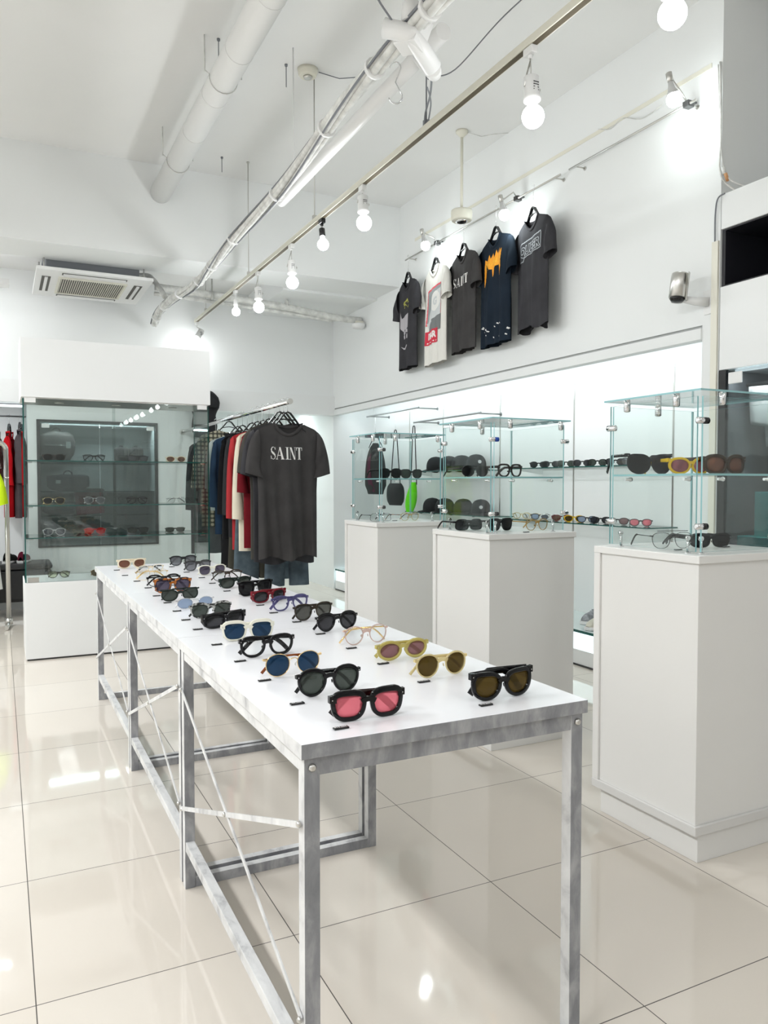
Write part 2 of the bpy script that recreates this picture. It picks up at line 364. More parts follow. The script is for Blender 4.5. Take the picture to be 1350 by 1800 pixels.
tag(MB().tube([(3.63, 2.9, 1.745), (3.63, 1.0, 1.745)], .01, 8).build('clothes_rail', M['steel']), 'steel rail inside the smoked glass cabinet', 'rail')
# ------------------------------------------------------------------ dark glass cabinet in the back wall
cb = thing('wall_cabinet', 'built-in cabinet with smoked glass doors seen through the glass display case', 'cabinet', (0, YB, 0))
q = MB(); q.box(.34, 1.455, .44, .48, .605, 1.825); q.box(.335, .355, .02, .44, .605, 1.825); q.box(1.44, 1.46, .02, .44, .605, 1.825); q.box(.355, 1.44, .02, .44, .602, .62); q.box(.355, 1.44, .02, .44, 1.81, 1.828)
q.build('interior', M['paleback'], cb)
q = MB(); q.box(.325, .355, -.012, .02, .59, 1.84); q.box(1.445, 1.47, -.012, .02, .59, 1.84); q.box(.355, 1.445, -.012, .02, 1.82, 1.84); q.box(.355, 1.445, -.012, .02, .59, .605)
q.build('door_frame', M['darkmetal'], cb)
MB().box(.355, .9, -.006, 0, .605, 1.82).build('door', M['greyglass'], cb); MB().box(.905, 1.445, -.006, 0, .605, 1.82).build('door', M['greyglass'], cb)
for z in (.9, 1.14, 1.42): MB().box(.357, 1.44, .04, .43, z-.008, z, 0, [0, 0, 1, 1, 1, 1]).build('glass_shelf', [M['glass'], M['caseedge']], cb)
for x in (.37, 1.36): MB().box(x, x+.07, -.014, -.0065, 1.76, 1.80).build('hinge_plate', M['white'], cb)
MB().box(.4, 1.4, .06, .09, 1.80, 1.809).build('light_strip', M['led'], cb)  # invented strip and its light, added so the bags show behind the glass
area('back_cabinet_fill_light', (.9, YB+.12, 1.79), (math.radians(-25), 0, 0), 1.0, .04, 7, (.9, .97, 1))
# bags in it
def soft_bag(name, lab, cat, loc, sx, sy, sz, mat, power=.55, tagx=None, rz=0):
    t = thing(name, lab, cat, loc, rz)
    def fn(u, v):
        a = 2*PI*u; p = -PI/2+PI*v; c, s_ = math.cos(p), math.sin(p)
        sg = lambda k, e: math.copysign(abs(k)**e, k)
        x = sx*sg(c, power)*sg(math.cos(a), power); y = sy*sg(c, power)*sg(math.sin(a), power); z = sz*sg(s_, power)
        n = 1+.04*math.sin(7*x/sx+3*z/sz)+.03*math.sin(11*z/sz)
        return (x*n, y*n, z*n+sz)
    MB().grid(fn, 28, 16, closeu=True).build('body', mat, t)
    q = MB(); q.tube([(-sx*.7, -sy, sz*1.0), (-sx*.3, -sy*1.05, sz*1.05), (sx*.3, -sy*1.05, sz*1.05), (sx*.7, -sy, sz*1.0)], .004, 6); q.build('zip', M['darkmetal'], t)
    q = MB(); q.tube(arcpts((0, 0, sz*1.95), sx*.2, 0, PI, 8), .008, 6); q.build('handle', mat, t)
    if tagx is not None: MB().box(tagx-.022, tagx+.022, -sy*1.12-.003, -sy*1.12, sz*.9, sz*1.3).build('price_tag', M['white'], t)
    return t
soft_bag('backpack', 'grey-brown backpack with white tag on the top shelf behind the glass case', 'backpack', (.52, YB+.24, 1.42), .17, .12, .165, fabric('taupe', (.10, .09, .085)), .75, .10)
soft_bag('duffel_bag', 'dark folded bag with white tag on the shelf below the backpack', 'bag', (.62, YB+.24, 1.14), .20, .12, .085, fabric('ink', (.03, .033, .045)), .5, -.10)
for k, (x, lab) in enumerate(((1.14, 'left dark pleated pouch on the top shelf behind smoked glass'), (1.29, 'right dark pleated pouch on the top shelf behind smoked glass'))):
    soft_bag('pouch', lab, 'pouch', (x, YB+.24, 1.42), .07, .06, .09, fabric('dusk', (.10, .09, .09)), .5)
soft_bag('folded_trousers', 'dark grey folded fabric bundle on the bottom shelf behind smoked glass', 'clothing', (.53, YB+.24, .905), .16, .12, .07, fabric('slate', (.06, .065, .07)), .5)
tag(MB().box(-.135, .135, -.012, .012, 0, .25).build('shopping_bag', fabric('wine red', (.33, .03, .05), .1), loc=(.83, YB+.2, .905), rot=(math.radians(-6), math.radians(-4), 0), bevel=.004), 'dark red flat bag leaning at a tilt behind smoked glass', 'bag')
t = thing('folded_wallets', 'small dark open leather wallet on the middle shelf behind smoked glass', 'wallet', (.86, YB+.2, 1.141))
MB().box(-.1, .1, -.05, .05, 0, .012).box(-.09, .09, -.045, .05, .013, .025).build('leather', fabric('brown leather', (.07, .045, .035)), t)
# ------------------------------------------------------------------ tables
def make_table(y0, y1, lab):
    X0, X1 = .469, 1.118; L = y1-y0
    t = thing('display_table', lab, 'table', (X0, y0, 0), group='three white display tables in a row')
    wd = X1-X0
    MB().box(0, wd, 0, L, .722, .75, 0, [1, 0, 1, 1, 2, 1]).build('tabletop', [M['tabletop'], M['painted'], M['paintlit']], t, bevel=.0012)
    k = .030
    xs = (.008, wd-.008-k); ys = (.008, L-.008-k)
    for x in xs:
        for y in ys:
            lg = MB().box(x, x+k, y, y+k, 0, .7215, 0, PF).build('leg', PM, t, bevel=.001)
    for y in ys: 
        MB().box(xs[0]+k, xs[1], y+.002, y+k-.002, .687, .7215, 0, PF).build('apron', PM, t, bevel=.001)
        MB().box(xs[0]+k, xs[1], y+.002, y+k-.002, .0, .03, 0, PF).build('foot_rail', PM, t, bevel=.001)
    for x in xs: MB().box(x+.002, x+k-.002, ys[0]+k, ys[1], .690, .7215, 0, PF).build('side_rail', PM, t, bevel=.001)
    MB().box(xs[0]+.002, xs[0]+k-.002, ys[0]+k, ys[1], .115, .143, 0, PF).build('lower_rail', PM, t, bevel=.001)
    xb = xs[0]-.003
    b1 = MB().beam((xb, ys[0]+.01, .24), (xb, ys[1]+.02, .60), .003, .012).beam((xb-.003, ys[0]+.01, .60), (xb-.003, ys[1]+.02, .24), .003, .012)
    b1.build('cross_brace', M['paintlit'], t)
    for y in ys:
        for z in (.24, .60): MB().lathe([(.006, 0), (.006, .004), (.003, .007)], (xs[0]-.004, y+.012, z), (-1, 0, 0), 8).build('bolt', M['steel'], t)
    MB().lathe([(.006, 0), (.006, .004), (.003, .006)], (xb-.004, (ys[0]+ys[1]+k)/2, .42), (-1, 0, 0), 8).build('bolt', M['steel'], t)
    for x in (xs[0]+.015, xs[1]+.015): MB().lathe([(.0075, 0), (.0075, .003), (.004, .0065)], (x, ys[0]-.001, .704), (0, -1, 0), 12).build('bolt', M['steel'], t)
    return t
make_table(1.275, 2.337, 'nearest of the three white display tables, its scraped grey frame facing the camera')
make_table(2.339, 3.399, 'middle of the three white display tables, between the other two')
make_table(3.401, 4.60, 'farthest of the three white display tables, nearest the glass case')
# ------------------------------------------------------------------ pedestals with glass showcases
def clip(parent, p, axis, mat, r=.011, L=.045):
    """round-ended chrome glass clip"""
    q = MB(); p = Vector(p); a = Vector(axis)
    n = Vector((0, 0, 1)).cross(a) if abs(a.z) < .5 else Vector((0, 1, 0)).cross(a)
    q.sweep([p-a*L/2, p-a*L*.42, p+a*L*.42, p+a*L/2], ell(r*.9, r, 10), scales=[.5, 1, 1, .5])
    return q.build('glass_clip', mat, parent)
def pane(parent, name, x0, x1, y0, y1, z0, z1, thin, g='glass', e='glassedge'):
    k = {'x': [1, 1, 1, 1, 0, 0], 'y': [1, 1, 0, 0, 1, 1], 'z': [0, 0, 1, 1, 1, 1]}[thin]
    return MB().box(x0, x1, y0, y1, z0, z1, 0, k).build(name, [M[g], M[e]], parent)
bluefilm = pm('blue clip film', (.01, .06, .35), .3)
def pedestal(y0, y1, lab, glab, zt=.985):
    x0, x1 = 1.955, 2.445
    t = thing('pedestal', lab, 'pedestal', (x0, y0, 0), group='white laminate pedestals'); wd = x1-x0; L = y1-y0
    MB().box(.02, wd-.02, .008, L-.02, 0, .095).build('plinth', M['lam'], t, bevel=.002)
    MB().box(-.006, wd, -.006, L, .095, .125).build('bottom_edge', M['lamedge'], t, bevel=.002)
    MB().box(.004, wd-.004, .004, L-.03, .125, zt-.025).build('body', M['lam'], t, bevel=.0015)
    MB().box(-.004, wd, L-.03, L, .125, zt-.025).build('side_strip', M['lam'], t, bevel=.0015)
    MB().box(-.006, wd, -.006, L, zt-.025, zt).build('top', M['lam'], t, bevel=.002)
    # glass
    c = thing('glass_showcase', glab, 'showcase', (x0+.035, y0+.035, zt), group='glass showcases on pedestals')
    a, b = wd-.07, L-.07; h = 1.512-zt; T = .006; hp = h-.022
    pane(c, 'side_pane', 0, T, 0.012, b, .008, hp, 'x'); pane(c, 'side_pane', a-T, a, .012, b, .008, hp, 'x')
    pane(c, 'front_pane', .012, a-.012, -.002, T-.002, .008, hp, 'y'); pane(c, 'back_pane', .012, a-.012, b-T, b, .008, hp, 'y')
    pane(c, 'top_pane', -.012, a+.02, -.012, b+.02, h-.006, h, 'z')
    pane(c, 'glass_shelf', T+.001, a-T-.001, .012, b-T-.001, 1.245-zt-.007, 1.245-zt, 'z')
    for z in (.09, h-.10):
        clip(c, (.006, -.002, z), (1, 0, 0), M['chrome']); clip(c, (.022, -.004, z), (1, 0, 0), M['black'] if y0 < 2 else (bluefilm if (2.5 < y0 < 3.5 and z > .3) else M['darkmetal']), .0105, .022)
        clip(c, (.003, b-.004, z), (0, 1, 0), M['chrome']); clip(c, (a-.006, 0, z), (1, 0, 0), M['chrome'])
    for (px, py) in ((.003, .1), (.003, b-.08), (.1, .0), (a-.03, .0), (a*.55, b-.003)):
        clip(c, (px, py, h-.026), (0, 0, 1), M['chrome'], .012, .045)
    for (px, py) in ((.03, .012), (.012, .05), (.012, b-.05), (a-.06, .012)):
        q = MB().box(px-.009, px+.009, py-.003, py+.006, 0, .004); q.tube([(px, py+.003, .0), (px, py+.003, .05)], .0045, 8); q.lathe([(.008, -.004), (.008, .006)], (px, py+.003, .05), (0, 1, 0), 10)
        q.build('foot_bracket', M['chrome'], c)
    for (px, py) in ((.02, .07), (.02, b-.07), (.12, .02), (a-.08, .02)):
        MB().lathe([(.005, 0), (.005, .02), (.008, .021), (.008, .028)], (px-.012, py, 1.238-zt-.011), (1, 0, 0), 8).build('shelf_peg', M['chrome'], c)
    return t
pedestal(1.727, 2.20, 'white laminate pedestal nearest the camera at the right edge', 'frameless glass showcase on the nearest pedestal, holding a yellow pair')
pedestal(2.886, 3.385, 'middle white laminate pedestal, behind the near end of the tables', 'frameless glass showcase on the middle pedestal, with one blue clip')
pedestal(4.035, 4.50, 'farthest white laminate pedestal, partly hidden by the middle one', 'frameless glass showcase on the farthest pedestal, in front of the hanging bags')
# ------------------------------------------------------------------ tall glass display case
dc = thing('display_case', 'tall glass display case with white base and white header, back left', 'display case', (.14, 5.785, 0))
wd, L = 1.272, .50
MB().box(.01, wd-.01, .01, L-.01, 0, .012).build('toe_strip', M['darkslot'], dc)
MB().box(0, wd, 0, L, .012, .535).build('base', M['panel'], dc, bevel=.002)
hd = MB().box(-.005, wd+.005, -.003, L, 1.80, 2.20).build('header', M['panel'], dc, bevel=.002)
MB().box(.01, wd-.01, .012, L-.012, 1.793, 1.7995).build('header_underside', M['steel'], hd)
for x in (.25, .64, 1.05): MB().lathe([(.03, 0), (.03, .004)], (x, .25, 1.7885), (0, 0, 1), 16).build('spot_ring', M['lamedge'], hd)
pane(dc, 'front_pane', .012, wd-.004, .012, .020, .536, 1.792, 'y', 'caseglass', 'caseedge')
pane(dc, 'side_pane', .004, .012, .021, L-.02, .536, 1.792, 'x', 'caseglass', 'caseedge')
pane(dc, 'side_pane', wd-.012, wd-.004, .021, L-.02, .536, 1.792, 'x', 'caseglass', 'caseedge')
pane(dc, 'back_door', .014, .66, L-.020, L-.013, .536, 1.792, 'y', 'caseglass', 'caseedge')
pane(dc, 'back_door', .64, wd-.014, L-.030, L-.023, .536, 1.792, 'y', 'caseglass', 'caseedge')
SHZ = (.842, 1.065, 1.375)
for z in SHZ:
    s_ = pane(dc, 'glass_shelf', .014, wd-.014, .035, L-.035, z-.008, z, 'z', 'caseglass', 'caseedge')
    for x in (.03, wd-.06):
        for y in (.05,): MB().box(x, x+.03, y, y+.02, z-.018, z-.0085).build('shelf_support', M['chrome'], s_)
for x in (.016, wd-.09): MB().box(x, x+.07, .004, .0115, 1.765, 1.80).build('corner_plate', M['white'], dc)
MB().box(.02, .09, .004, .0115, .538, .572).build('corner_plate', M['steel'], dc)
# ------------------------------------------------------------------ spectacles
_lm = {}
D = math.radians
def lensmat(key):
    spec = {'clear': ((.96, .97, .97), 0, None), 'pink': ((.97, .52, .57), .40, (.92, .26, .32)), 'green': ((.42, .46, .43), .5, (.06, .07, .06)),
            'blue': ((.26, .38, .52), .6, (.012, .045, .10)), 'dark': ((.42, .42, .44), .5, (.03, .03, .032)), 'black': ((.22, .22, .23), .6, (.01, .01, .011)),
            'purple': ((.50, .46, .54), .45, (.08, .07, .11)), 'olive': ((.42, .33, .16), .5, (.09, .06, .012)), 'mauve': ((.66, .48, .48), .45, (.26, .13, .14)),
            'ice': ((.72, .80, .90), .5, (.36, .45, .60)), 'brown': ((.60, .40, .33), .5, (.24, .11, .07)), 'flame': ((.6, .35, .35), .5, (.35, .12, .14)), 'red': ((.9, .2, .2), .5, (.6, .03, .03)),
            'greyish': ((.62, .63, .65), .35, (.2, .2, .22)), 'gradient': ((.50, .50, .47), .45, (.07, .07, .06)), 'pale': ((.9, .92, .8), .1, (.6, .62, .5))}[key]
    if key not in _lm: _lm[key] = glassmat('lens '+key, spec[0], spec[1], spec[2], ior=1.30)
    return _lm[key]
def ac(name, col, rough=.1):
    k = 'ac_'+name
    if k not in M: M[k] = pm(name+' acetate', col, rough, spec=.3)
    return M[k]
def tr(name, tint, dcol, diff=.45):
    k = 'tr_'+name
    if k not in M: M[k] = glassmat(name+' clear acetate', tint, diff, dcol, rough=.05)
    return M[k]
def mt(name, col):
    k = 'mt_'+name
    if k not in M: M[k] = pm(name+' metal', col, .18, 1)
    return M[k]
BLK = ac('black', (.004, .004, .005)); GOLD = mt('gold', (.85, .62, .30)); SILV = mt('silver', (.75, .75, .76)); DKM = mt('gunmetal', (.12, .12, .12))
SPEC_GROUP = 'pairs of glasses set out on the tables'
def glasses(lab, loc, rz, w_=.048, h_=.042, sep=.068, n=2.3, cat=0, panto=.06, rim=.004, rimtop=None, depth=.004, fm=None, lens='black', metal=False, templeh=.007, wrap=.10, tm=None, catg='sunglasses',
            group=SPEC_GROUP, scale=1.16, rise=0, tlen=.135, name='sunglasses', slant=0, N=36, brow=None, tips=None, fold=None):
    if fold is None: fold = group in (SPEC_GROUP, 'glasses in the tall glass case')
    t = thing(name, lab, catg, loc, rz, group); t.scale = (scale,)*3
    a, b = w_/2, h_/2; rt = rimtop if rimtop is not None else rim; fm = fm or BLK; tm = tm or fm
    zc = b+rim
    cx = sep/2
    wy = lambda x: wrap*x*x*8
    def outl(side, grow=0):
        pts = []
        for i in range(N):
            th = 2*PI*i/N; c, s_ = math.cos(th), math.sin(th)
            x = math.copysign(abs(c)**(2/n), c)*a; y = math.copysign(abs(s_)**(2/n), s_)*b
            xo = side*x/a
            x *= 1+(panto*1.7+.015)*(y/b)
            if y > 0: y *= .94
            if y > 0: y += cat*max(0, xo)**2*(y/b)
            y += slant*(xo)*.5
            pts.append(Vector((side*cx+x, 0, zc+y)))
        return pts
    fr = MB()
    tops = {}
    for side in (-1, 1):
        base = outl(side); P = []
        for i in range(N):
            d = (base[(i+1) % N]-base[i-1]).normalized(); nrm = Vector((d.z, 0, -d.x)); P.append((base[i], nrm))
        bi = len(fr.v)
        prof = [(0, -.5), (.25, -.5) if metal else (.12, -.5), (.88, -.5), (1, -.36), (1, .36), (.88, .5), (.12, .5), (0, .5)]
        for (p, nrm) in P:
            up = max(0, nrm.z); r_ = rim+(rt-rim)*up
            for (rr, yy) in prof:
                q = p+nrm*r_*rr; fr.v.append((q.x, wy(q.x)+yy*depth, q.z))
        k = len(prof)
        for i in range(N):
            j = (i+1) % N
            for c in range(k):
                d = (c+1) % k; fr.face((bi+i*k+c, bi+i*k+d, bi+j*k+d, bi+j*k+c), 0, True)
        # outermost upper point
        xo = side*(cx+a+rim*.7); zt = zc+b*(.50 if metal or rim < .0045 else .56)+cat*.8+slant*.4
        tops[side] = Vector((xo, wy(xo), zt))
        # end piece
        xe = side*(cx+a+max(rim, .0025)+.0035); hh = max(templeh*.46, rt*.62) if not metal else .002
        dd = depth*.55 if not metal else .0014
        zt2 = zt+.001
        fr.hexa([(side*(cx+a-.002), wy(xo)-dd, zt-hh), (xe, wy(xo)-dd*.8, zt2-hh), (side*(cx+a-.002), wy(xo)+dd, zt-hh), (xe, wy(xo)+.006, zt2-hh),
                 (side*(cx+a-.002), wy(xo)-dd, zt+hh), (xe, wy(xo)-dd*.8, zt2+hh), (side*(cx+a-.002), wy(xo)+dd, zt+hh), (xe, wy(xo)+.006, zt2+hh)])
    # bridge
    g0 = cx-a+ .0005; zb = zc+b*.30
    bp = []
    for i in range(9):
        u = -1+2*i/8; x = u*(g0+rim*.2 if not metal else g0)
        bp.append((x, wy(x)-(.001 if not metal else .003*(1-u*u)), zb+(1-u*u)*(.004 if not metal else .005)))
    if metal: fr.tube(bp, .0011, 6)
    else: fr.sweep(bp, [(-depth*.5, -.0042), (depth*.5, -.0042), (depth*.5, .0042), (-depth*.5, .0042)], up=(0, 0, 1), sm=False)
    if brow: fr.tube([(x, wy(x)-.001, zc+b+.004) for x in np.linspace(-cx-a*.5, cx+a*.5, 9)], .0011, 6)
    fro = fr.build('frame', fm, t)
    # lenses
    for side in (-1, 1):
        o2 = outl(side); lm = MB(); c = Vector((side*cx, 0, zc)); k = len(o2)
        for yy in (-.0007, .0007):
            for rr in (1.01, .6):
                for p in o2:
                    q = c+(p-c)*rr; lm.v.append((q.x, wy(q.x)+yy-(.0015*(1-rr*rr)), q.z))
            lm.v.append((c.x, wy(c.x)+yy-.0015, c.z))
        B = 2*k+1
        for l_ in (0, 1):
            o_ = l_*B
            for i in range(k):
                j = (i+1) % k
                lm.face((o_+i, o_+j, o_+k+j, o_+k+i), 0, True); lm.face((o_+k+i, o_+k+j, o_+2*k), 0, True)
        for i in range(k): j = (i+1) % k; lm.face((i, B+i, B+j, j), 0, True)
        lm.build('lens', lensmat(lens), t)
    # nose pads
    for side in (-1, 1):
        q = MB(); z0 = zc-b*.05
        q.lathe([(.001, -.0012), (.0035, -.0008), (.0035, .0008), (.001, .0012)], (side*(g0*.78), .008, z0-.003), (side*.8, -.5, .2), 8)
        if metal: q.tube([(side*g0, .001, z0+.004), (side*g0*.95, .007, z0+.002), (side*(g0*.8), .008, z0-.003)], .0006, 5)
        q.build('nose_pad', fm if not metal else M['white'], t)
    # temples
    for side in (-1, 1):
        p0 = tops[side]+Vector((side*.0045, .003, .0005)); zz = p0.z
        path = []; sc = []
        bend = .68
        for i in range(13):
            u = i/12
            y = p0.y+tlen*u
            zz = p0.z
            drop = 0 if u < bend else ((u-bend)/(1-bend))**1.35*(zz-templeh*.45)
            inw = -side*.010*u - side*.012*max(0, u-.6)
            if fold:
                ph = D(7) if side > 0 else D(3); rr = .004; al = min(1, u/.06)
                fx = p0.x-side*tlen*.90*u*math.cos(ph)-(side*.004); fy = p0.y+.004+(.004 if side > 0 else 0)+tlen*.9*u*math.sin(ph)+.006*math.sin(PI*min(1, u*1.2))
                path.append((fx, fy, zz-drop*.98))
            else: path.append((p0.x+inw, y, zz-drop*(.98) - .0005*u)); 
            s1 = 1 if not metal else (1 if u < .62 else 2.6)
            s2 = (1-.35*math.sin(PI*min(1, u/.8))*.6) if not metal else s1
            sc.append((1 if not metal else s1, s2 if not metal else s1*1.3))
        hh = templeh if not metal else .0018; th = .0032 if not metal else .0012
        prof = [(-th/2, -hh/2+th*.25), (-th/4, -hh/2), (th/4, -hh/2), (th/2, -hh/2+th*.25), (th/2, hh/2-th*.25), (th/4, hh/2), (-th/4, hh/2), (-th/2, hh/2-th*.25)]
        to = MB().sweep(path, prof, up=(0, 0, 1), scales=sc).build('temple', tips if (tips and metal) else tm, t)
    if not metal and rim > .0035 and scale > 1.1 and N >= 36:
        for side in (-1, 1):
            MB().lathe([(.0011, 0), (.0011, .0004)], (tops[side].x+side*.001, tops[side].y-depth*.62, tops[side].z), (0, -1, 0), 6).box(0, 0, 0, 0, 0, 0).build('rivet', SILV, t)
    return t
TX1, TX2 = .640, .946
champ = tr('champagne', (.95, .88, .62), (.80, .68, .38), .5); olivec = tr('olive', (.90, .84, .45), (.60, .52, .18), .5)
pinkc = tr('rosy', (.93, .82, .78), (.72, .55, .48), .5); bluec = tr('violet blue', (.45, .45, .68), (.09, .08, .22), .6); claret = ac('claret', (.16, .005, .012)); ivory = ac('ivory', (.82, .80, .68), .2)
creamc = ac('cream', (.80, .70, .52), .2); greyc = tr('smoky grey', (.55, .55, .55), (.05, .05, .05), .7)
T_ = .7503
glasses('black thick-framed glasses with pink lenses at the near corner of the table', (.640, 1.362, T_), D(-1), .048, .037, .070, 2.9, .003, .07, .0070, .0095, .0065, BLK, 'pink', templeh=.012, tm=ac('dark red black', (.012, .002, .002)))
glasses('black panto sunglasses with round grey-green lenses, behind the pink-lensed pair', (.640, 1.560, T_), D(5), .049, .045, .071, 2.1, .001, .07, .0042, .0055, .005, BLK, 'green', templeh=.007)
glasses('thin gold round sunglasses with blue lenses, in the left column', (.628, 1.760, T_), D(4), .050, .046, .069, 2.1, 0, .02, .0013, None, .002, GOLD, 'blue', True, tips=ac('amber tip', (.25, .06, .01)))
glasses('bold black glasses with clear lenses, in the left column', (.635, 1.985, T_), D(3), .048, .038, .069, 2.4, .003, .07, .0055, .007, .006, BLK, 'clear', templeh=.010, catg='glasses', name='eyeglasses')
glasses('ivory framed sunglasses with dark blue lenses', (.650, 2.215, T_), D(-2), .052, .041, .070, 3.0, 0, .07, .0045, .008, .006, ivory, 'blue', templeh=.010)
glasses('glossy black wraparound sunglasses with wide flat temples, beside the ivory pair', (.645, 2.45, T_), D(20), .058, .035, .070, 2.5, 0, -.02, .004, .005, .006, BLK, 'dark', templeh=.020, wrap=.22)
glasses('mottled grey browline sunglasses with green-grey lenses', (.648, 2.655, T_), D(10), .050, .038, .070, 2.4, .003, .08, .0032, .0065, .004, M['mottle'], 'green', templeh=.006)
glasses('thin silver sunglasses with pale ice-blue oval lenses', (.645, 2.88, T_), D(14), .050, .033, .072, 2.0, 0, 0, .0013, None, .002, SILV, 'ice', True, tips=M['white'])
glasses('dark green cat-eye sunglasses in front of the tortoiseshell pair', (.632, 3.09, T_), D(12), .054, .036, .074, 2.1, .010, .02, .0022, .003, .004, ac('bottle green', (.012, .02, .016)), 'green', templeh=.005)
glasses('brown tortoiseshell sunglasses with purple-grey lenses', (.650, 3.33, T_), D(0), .050, .044, .070, 2.5, .006, .06, .0055, .007, .006, M['tort'], 'purple', templeh=.010)
glasses('black half-clear glasses just behind the tortoiseshell pair', (.656, 3.56, T_), D(6), .050, .040, .070, 2.3, .002, .06, .0024, .006, .004, BLK, 'clear', templeh=.006, catg='glasses', name='eyeglasses')
glasses('very thin gold rimless-looking glasses with clear square lenses', (.650, 3.83, T_), D(6), .052, .042, .072, 3.6, 0, .02, .0009, None, .0015, GOLD, 'clear', True, catg='glasses', name='eyeglasses')
glasses('cream glasses with patterned temples behind the thin gold pair', (.690, 4.10, T_), D(20), .050, .036, .070, 2.2, 0, .03, .0020, None, .003, creamc, 'clear', tm=M['mottle'], templeh=.006, catg='glasses', name='eyeglasses')
glasses('cream cat-eye sunglasses with brown lenses at the far left end of the tables', (.640, 4.40, T_), D(14), .052, .036, .072, 2.1, .006, .02, .005, .006, .005, creamc, 'brown', templeh=.009)
glasses('black cat-eye sunglasses with olive-brown lenses, alone near the right table corner', (.962, 1.366, T_), D(3), .052, .040, .072, 2.3, .011, .07, .0062, .0075, .0065, BLK, 'olive', templeh=.013)
glasses('champagne clear round sunglasses with olive lenses', (.944, 1.592, T_), D(3), .047, .044, .069, 2.1, 0, .03, .0026, .0035, .004, champ, 'olive', templeh=.006)
glasses('olive clear oval sunglasses with mauve lenses', (.944, 1.792, T_), D(4), .049, .033, .070, 2.0, 0, 0, .0062, .0065, .006, olivec, 'mauve', templeh=.009)
glasses('rosy clear round glasses with gold bridge and clear lenses', (.940, 2.012, T_), D(5), .047, .043, .068, 2.1, .001, .05, .0020, .0026, .003, pinkc, 'clear', templeh=.004, catg='glasses', name='eyeglasses', tm=GOLD)
glasses('black keyhole panto sunglasses with mid-grey lenses, right column', (.944, 2.235, T_), D(9), .047, .044, .070, 2.1, .001, .09, .0038, .0055, .005, BLK, 'dark', templeh=.007)
glasses('dark brown sunglasses with grey gradient lenses, right column', (.950, 2.455, T_), D(14), .053, .045, .072, 2.4, .003, .09, .0022, .0035, .004, ac('bitter brown', (.03, .02, .012)), 'gradient', templeh=.006)
glasses('violet-blue clear glasses beside the claret pair', (.945, 2.675, T_), D(12), .049, .041, .070, 2.5, .002, .07, .0038, .005, .005, bluec, 'clear', templeh=.008, catg='glasses', name='eyeglasses')
glasses('claret red wraparound sunglasses with dark lenses', (.940, 2.90, T_), D(20), .054, .034, .074, 2.5, 0, -.02, .0045, .005, .006, claret, 'dark', templeh=.018, wrap=.2)
glasses('large black flat-top sunglasses behind the claret pair', (.944, 3.10, T_), D(18), .057, .048, .078, 3.0, .009, .08, .003, .004, .005, BLK, 'black', templeh=.008)
glasses('dark green wraparound sunglasses in the right column', (.935, 3.37, T_), D(16), .055, .036, .074, 2.5, 0, .04, .0028, .004, .005, ac('forest', (.01, .02, .016)), 'green', templeh=.014, wrap=.18)
glasses('dark brown thin-framed glasses with clear lenses, right column', (.965, 3.63, T_), D(8), .050, .040, .070, 2.3, .002, .07, .0022, .004, .004, ac('umber', (.04, .028, .02)), 'clear', templeh=.005, catg='glasses', name='eyeglasses')
glasses('white and gold sunglasses with purple-grey lenses, far right of the tables', (.960, 3.90, T_), D(16), .052, .040, .074, 2.6, 0, .06, .0022, .004, .004, ivory, 'purple', templeh=.006)
glasses('charcoal clear-framed sunglasses with light grey lenses, second from the far end', (.940, 4.13, T_), D(16), .052, .042, .072, 2.6, .003, .07, .003, .0045, .004, greyc, 'greyish', templeh=.007)
glasses('charcoal sunglasses with grey lenses at the far right end of the tables', (.925, 4.43, T_), D(10), .052, .042, .072, 2.6, .003, .07, .003, .005, .004, ac('charcoal', (.02, .02, .022)), 'greyish', templeh=.007)
# price tags
def textmesh(s, size, extrude=0, align='CENTER', off=0):
    cu = bpy.data.curves.new('t', 'FONT'); cu.body = s; cu.size = size; cu.extrude = extrude; cu.align_x = align; cu.align_y = 'CENTER'; cu.resolution_u = 3; cu.offset = off
    o = bpy.data.objects.new('t', cu); COL.objects.link(o)
    dg = bpy.context.evaluated_depsgraph_get(); me = bpy.data.meshes.new_from_object(o.evaluated_get(dg)); bpy.data.objects.remove(o); return me
digit = pm('tag digits', (.75, .75, .75), .4)
_tg = {}
def price_tag(p, rz, txt, lab, z=T_, sz=.030):
    t = thing('price_tag', lab, 'price tag', (p[0], p[1], z), rz, 'small black price tags')
    if 'b' not in _tg:
        q = MB(); q.box(-.0152, .0152, -.0055, .0055, 0, .0035); o = q.build('block', M['black'], t, bevel=.001); _tg['b'] = o
        for k in ('¥15,200.', '¥9,200.', '¥10,800.'): _tg[k] = None
    else:
        o = _tg['b'].copy(); COL.objects.link(o); o.parent = t
    if _tg.get(txt) is None:
        me = textmesh(txt, .0078, .0002); me.materials.append(digit); _tg[txt] = me
    n = bpy.data.objects.new('digits', _tg[txt]); COL.objects.link(n); n.parent = t; n.location = (0, 0, .0038)
tagsL = [(599.3, 1278.5, 'the pink-lensed pair'), (522.4, 1235.6, 'the black round grey-green pair'), (465, 1194.7, 'the gold round blue pair'), (422, 1161, 'the bold black clear pair'), (381, 1132, 'the ivory pair'),
 (347.7, 1105.3, 'the black wraparound pair'), (326.7, 1088.7, 'the mottled browline pair'), (311, 1073.3, 'the ice-blue oval pair'), (294.3, 1058.7, 'the dark green cat-eye pair'), (275.3, 1046.7, 'the tortoiseshell pair'),
 (260.3, 1032.7, 'the black half-clear pair'), (240.7, 1021, 'the thin gold square pair'), (219.7, 1011, 'the cream pair with patterned temples'), (205.3, 1001.7, 'the cream brown-lensed pair')]
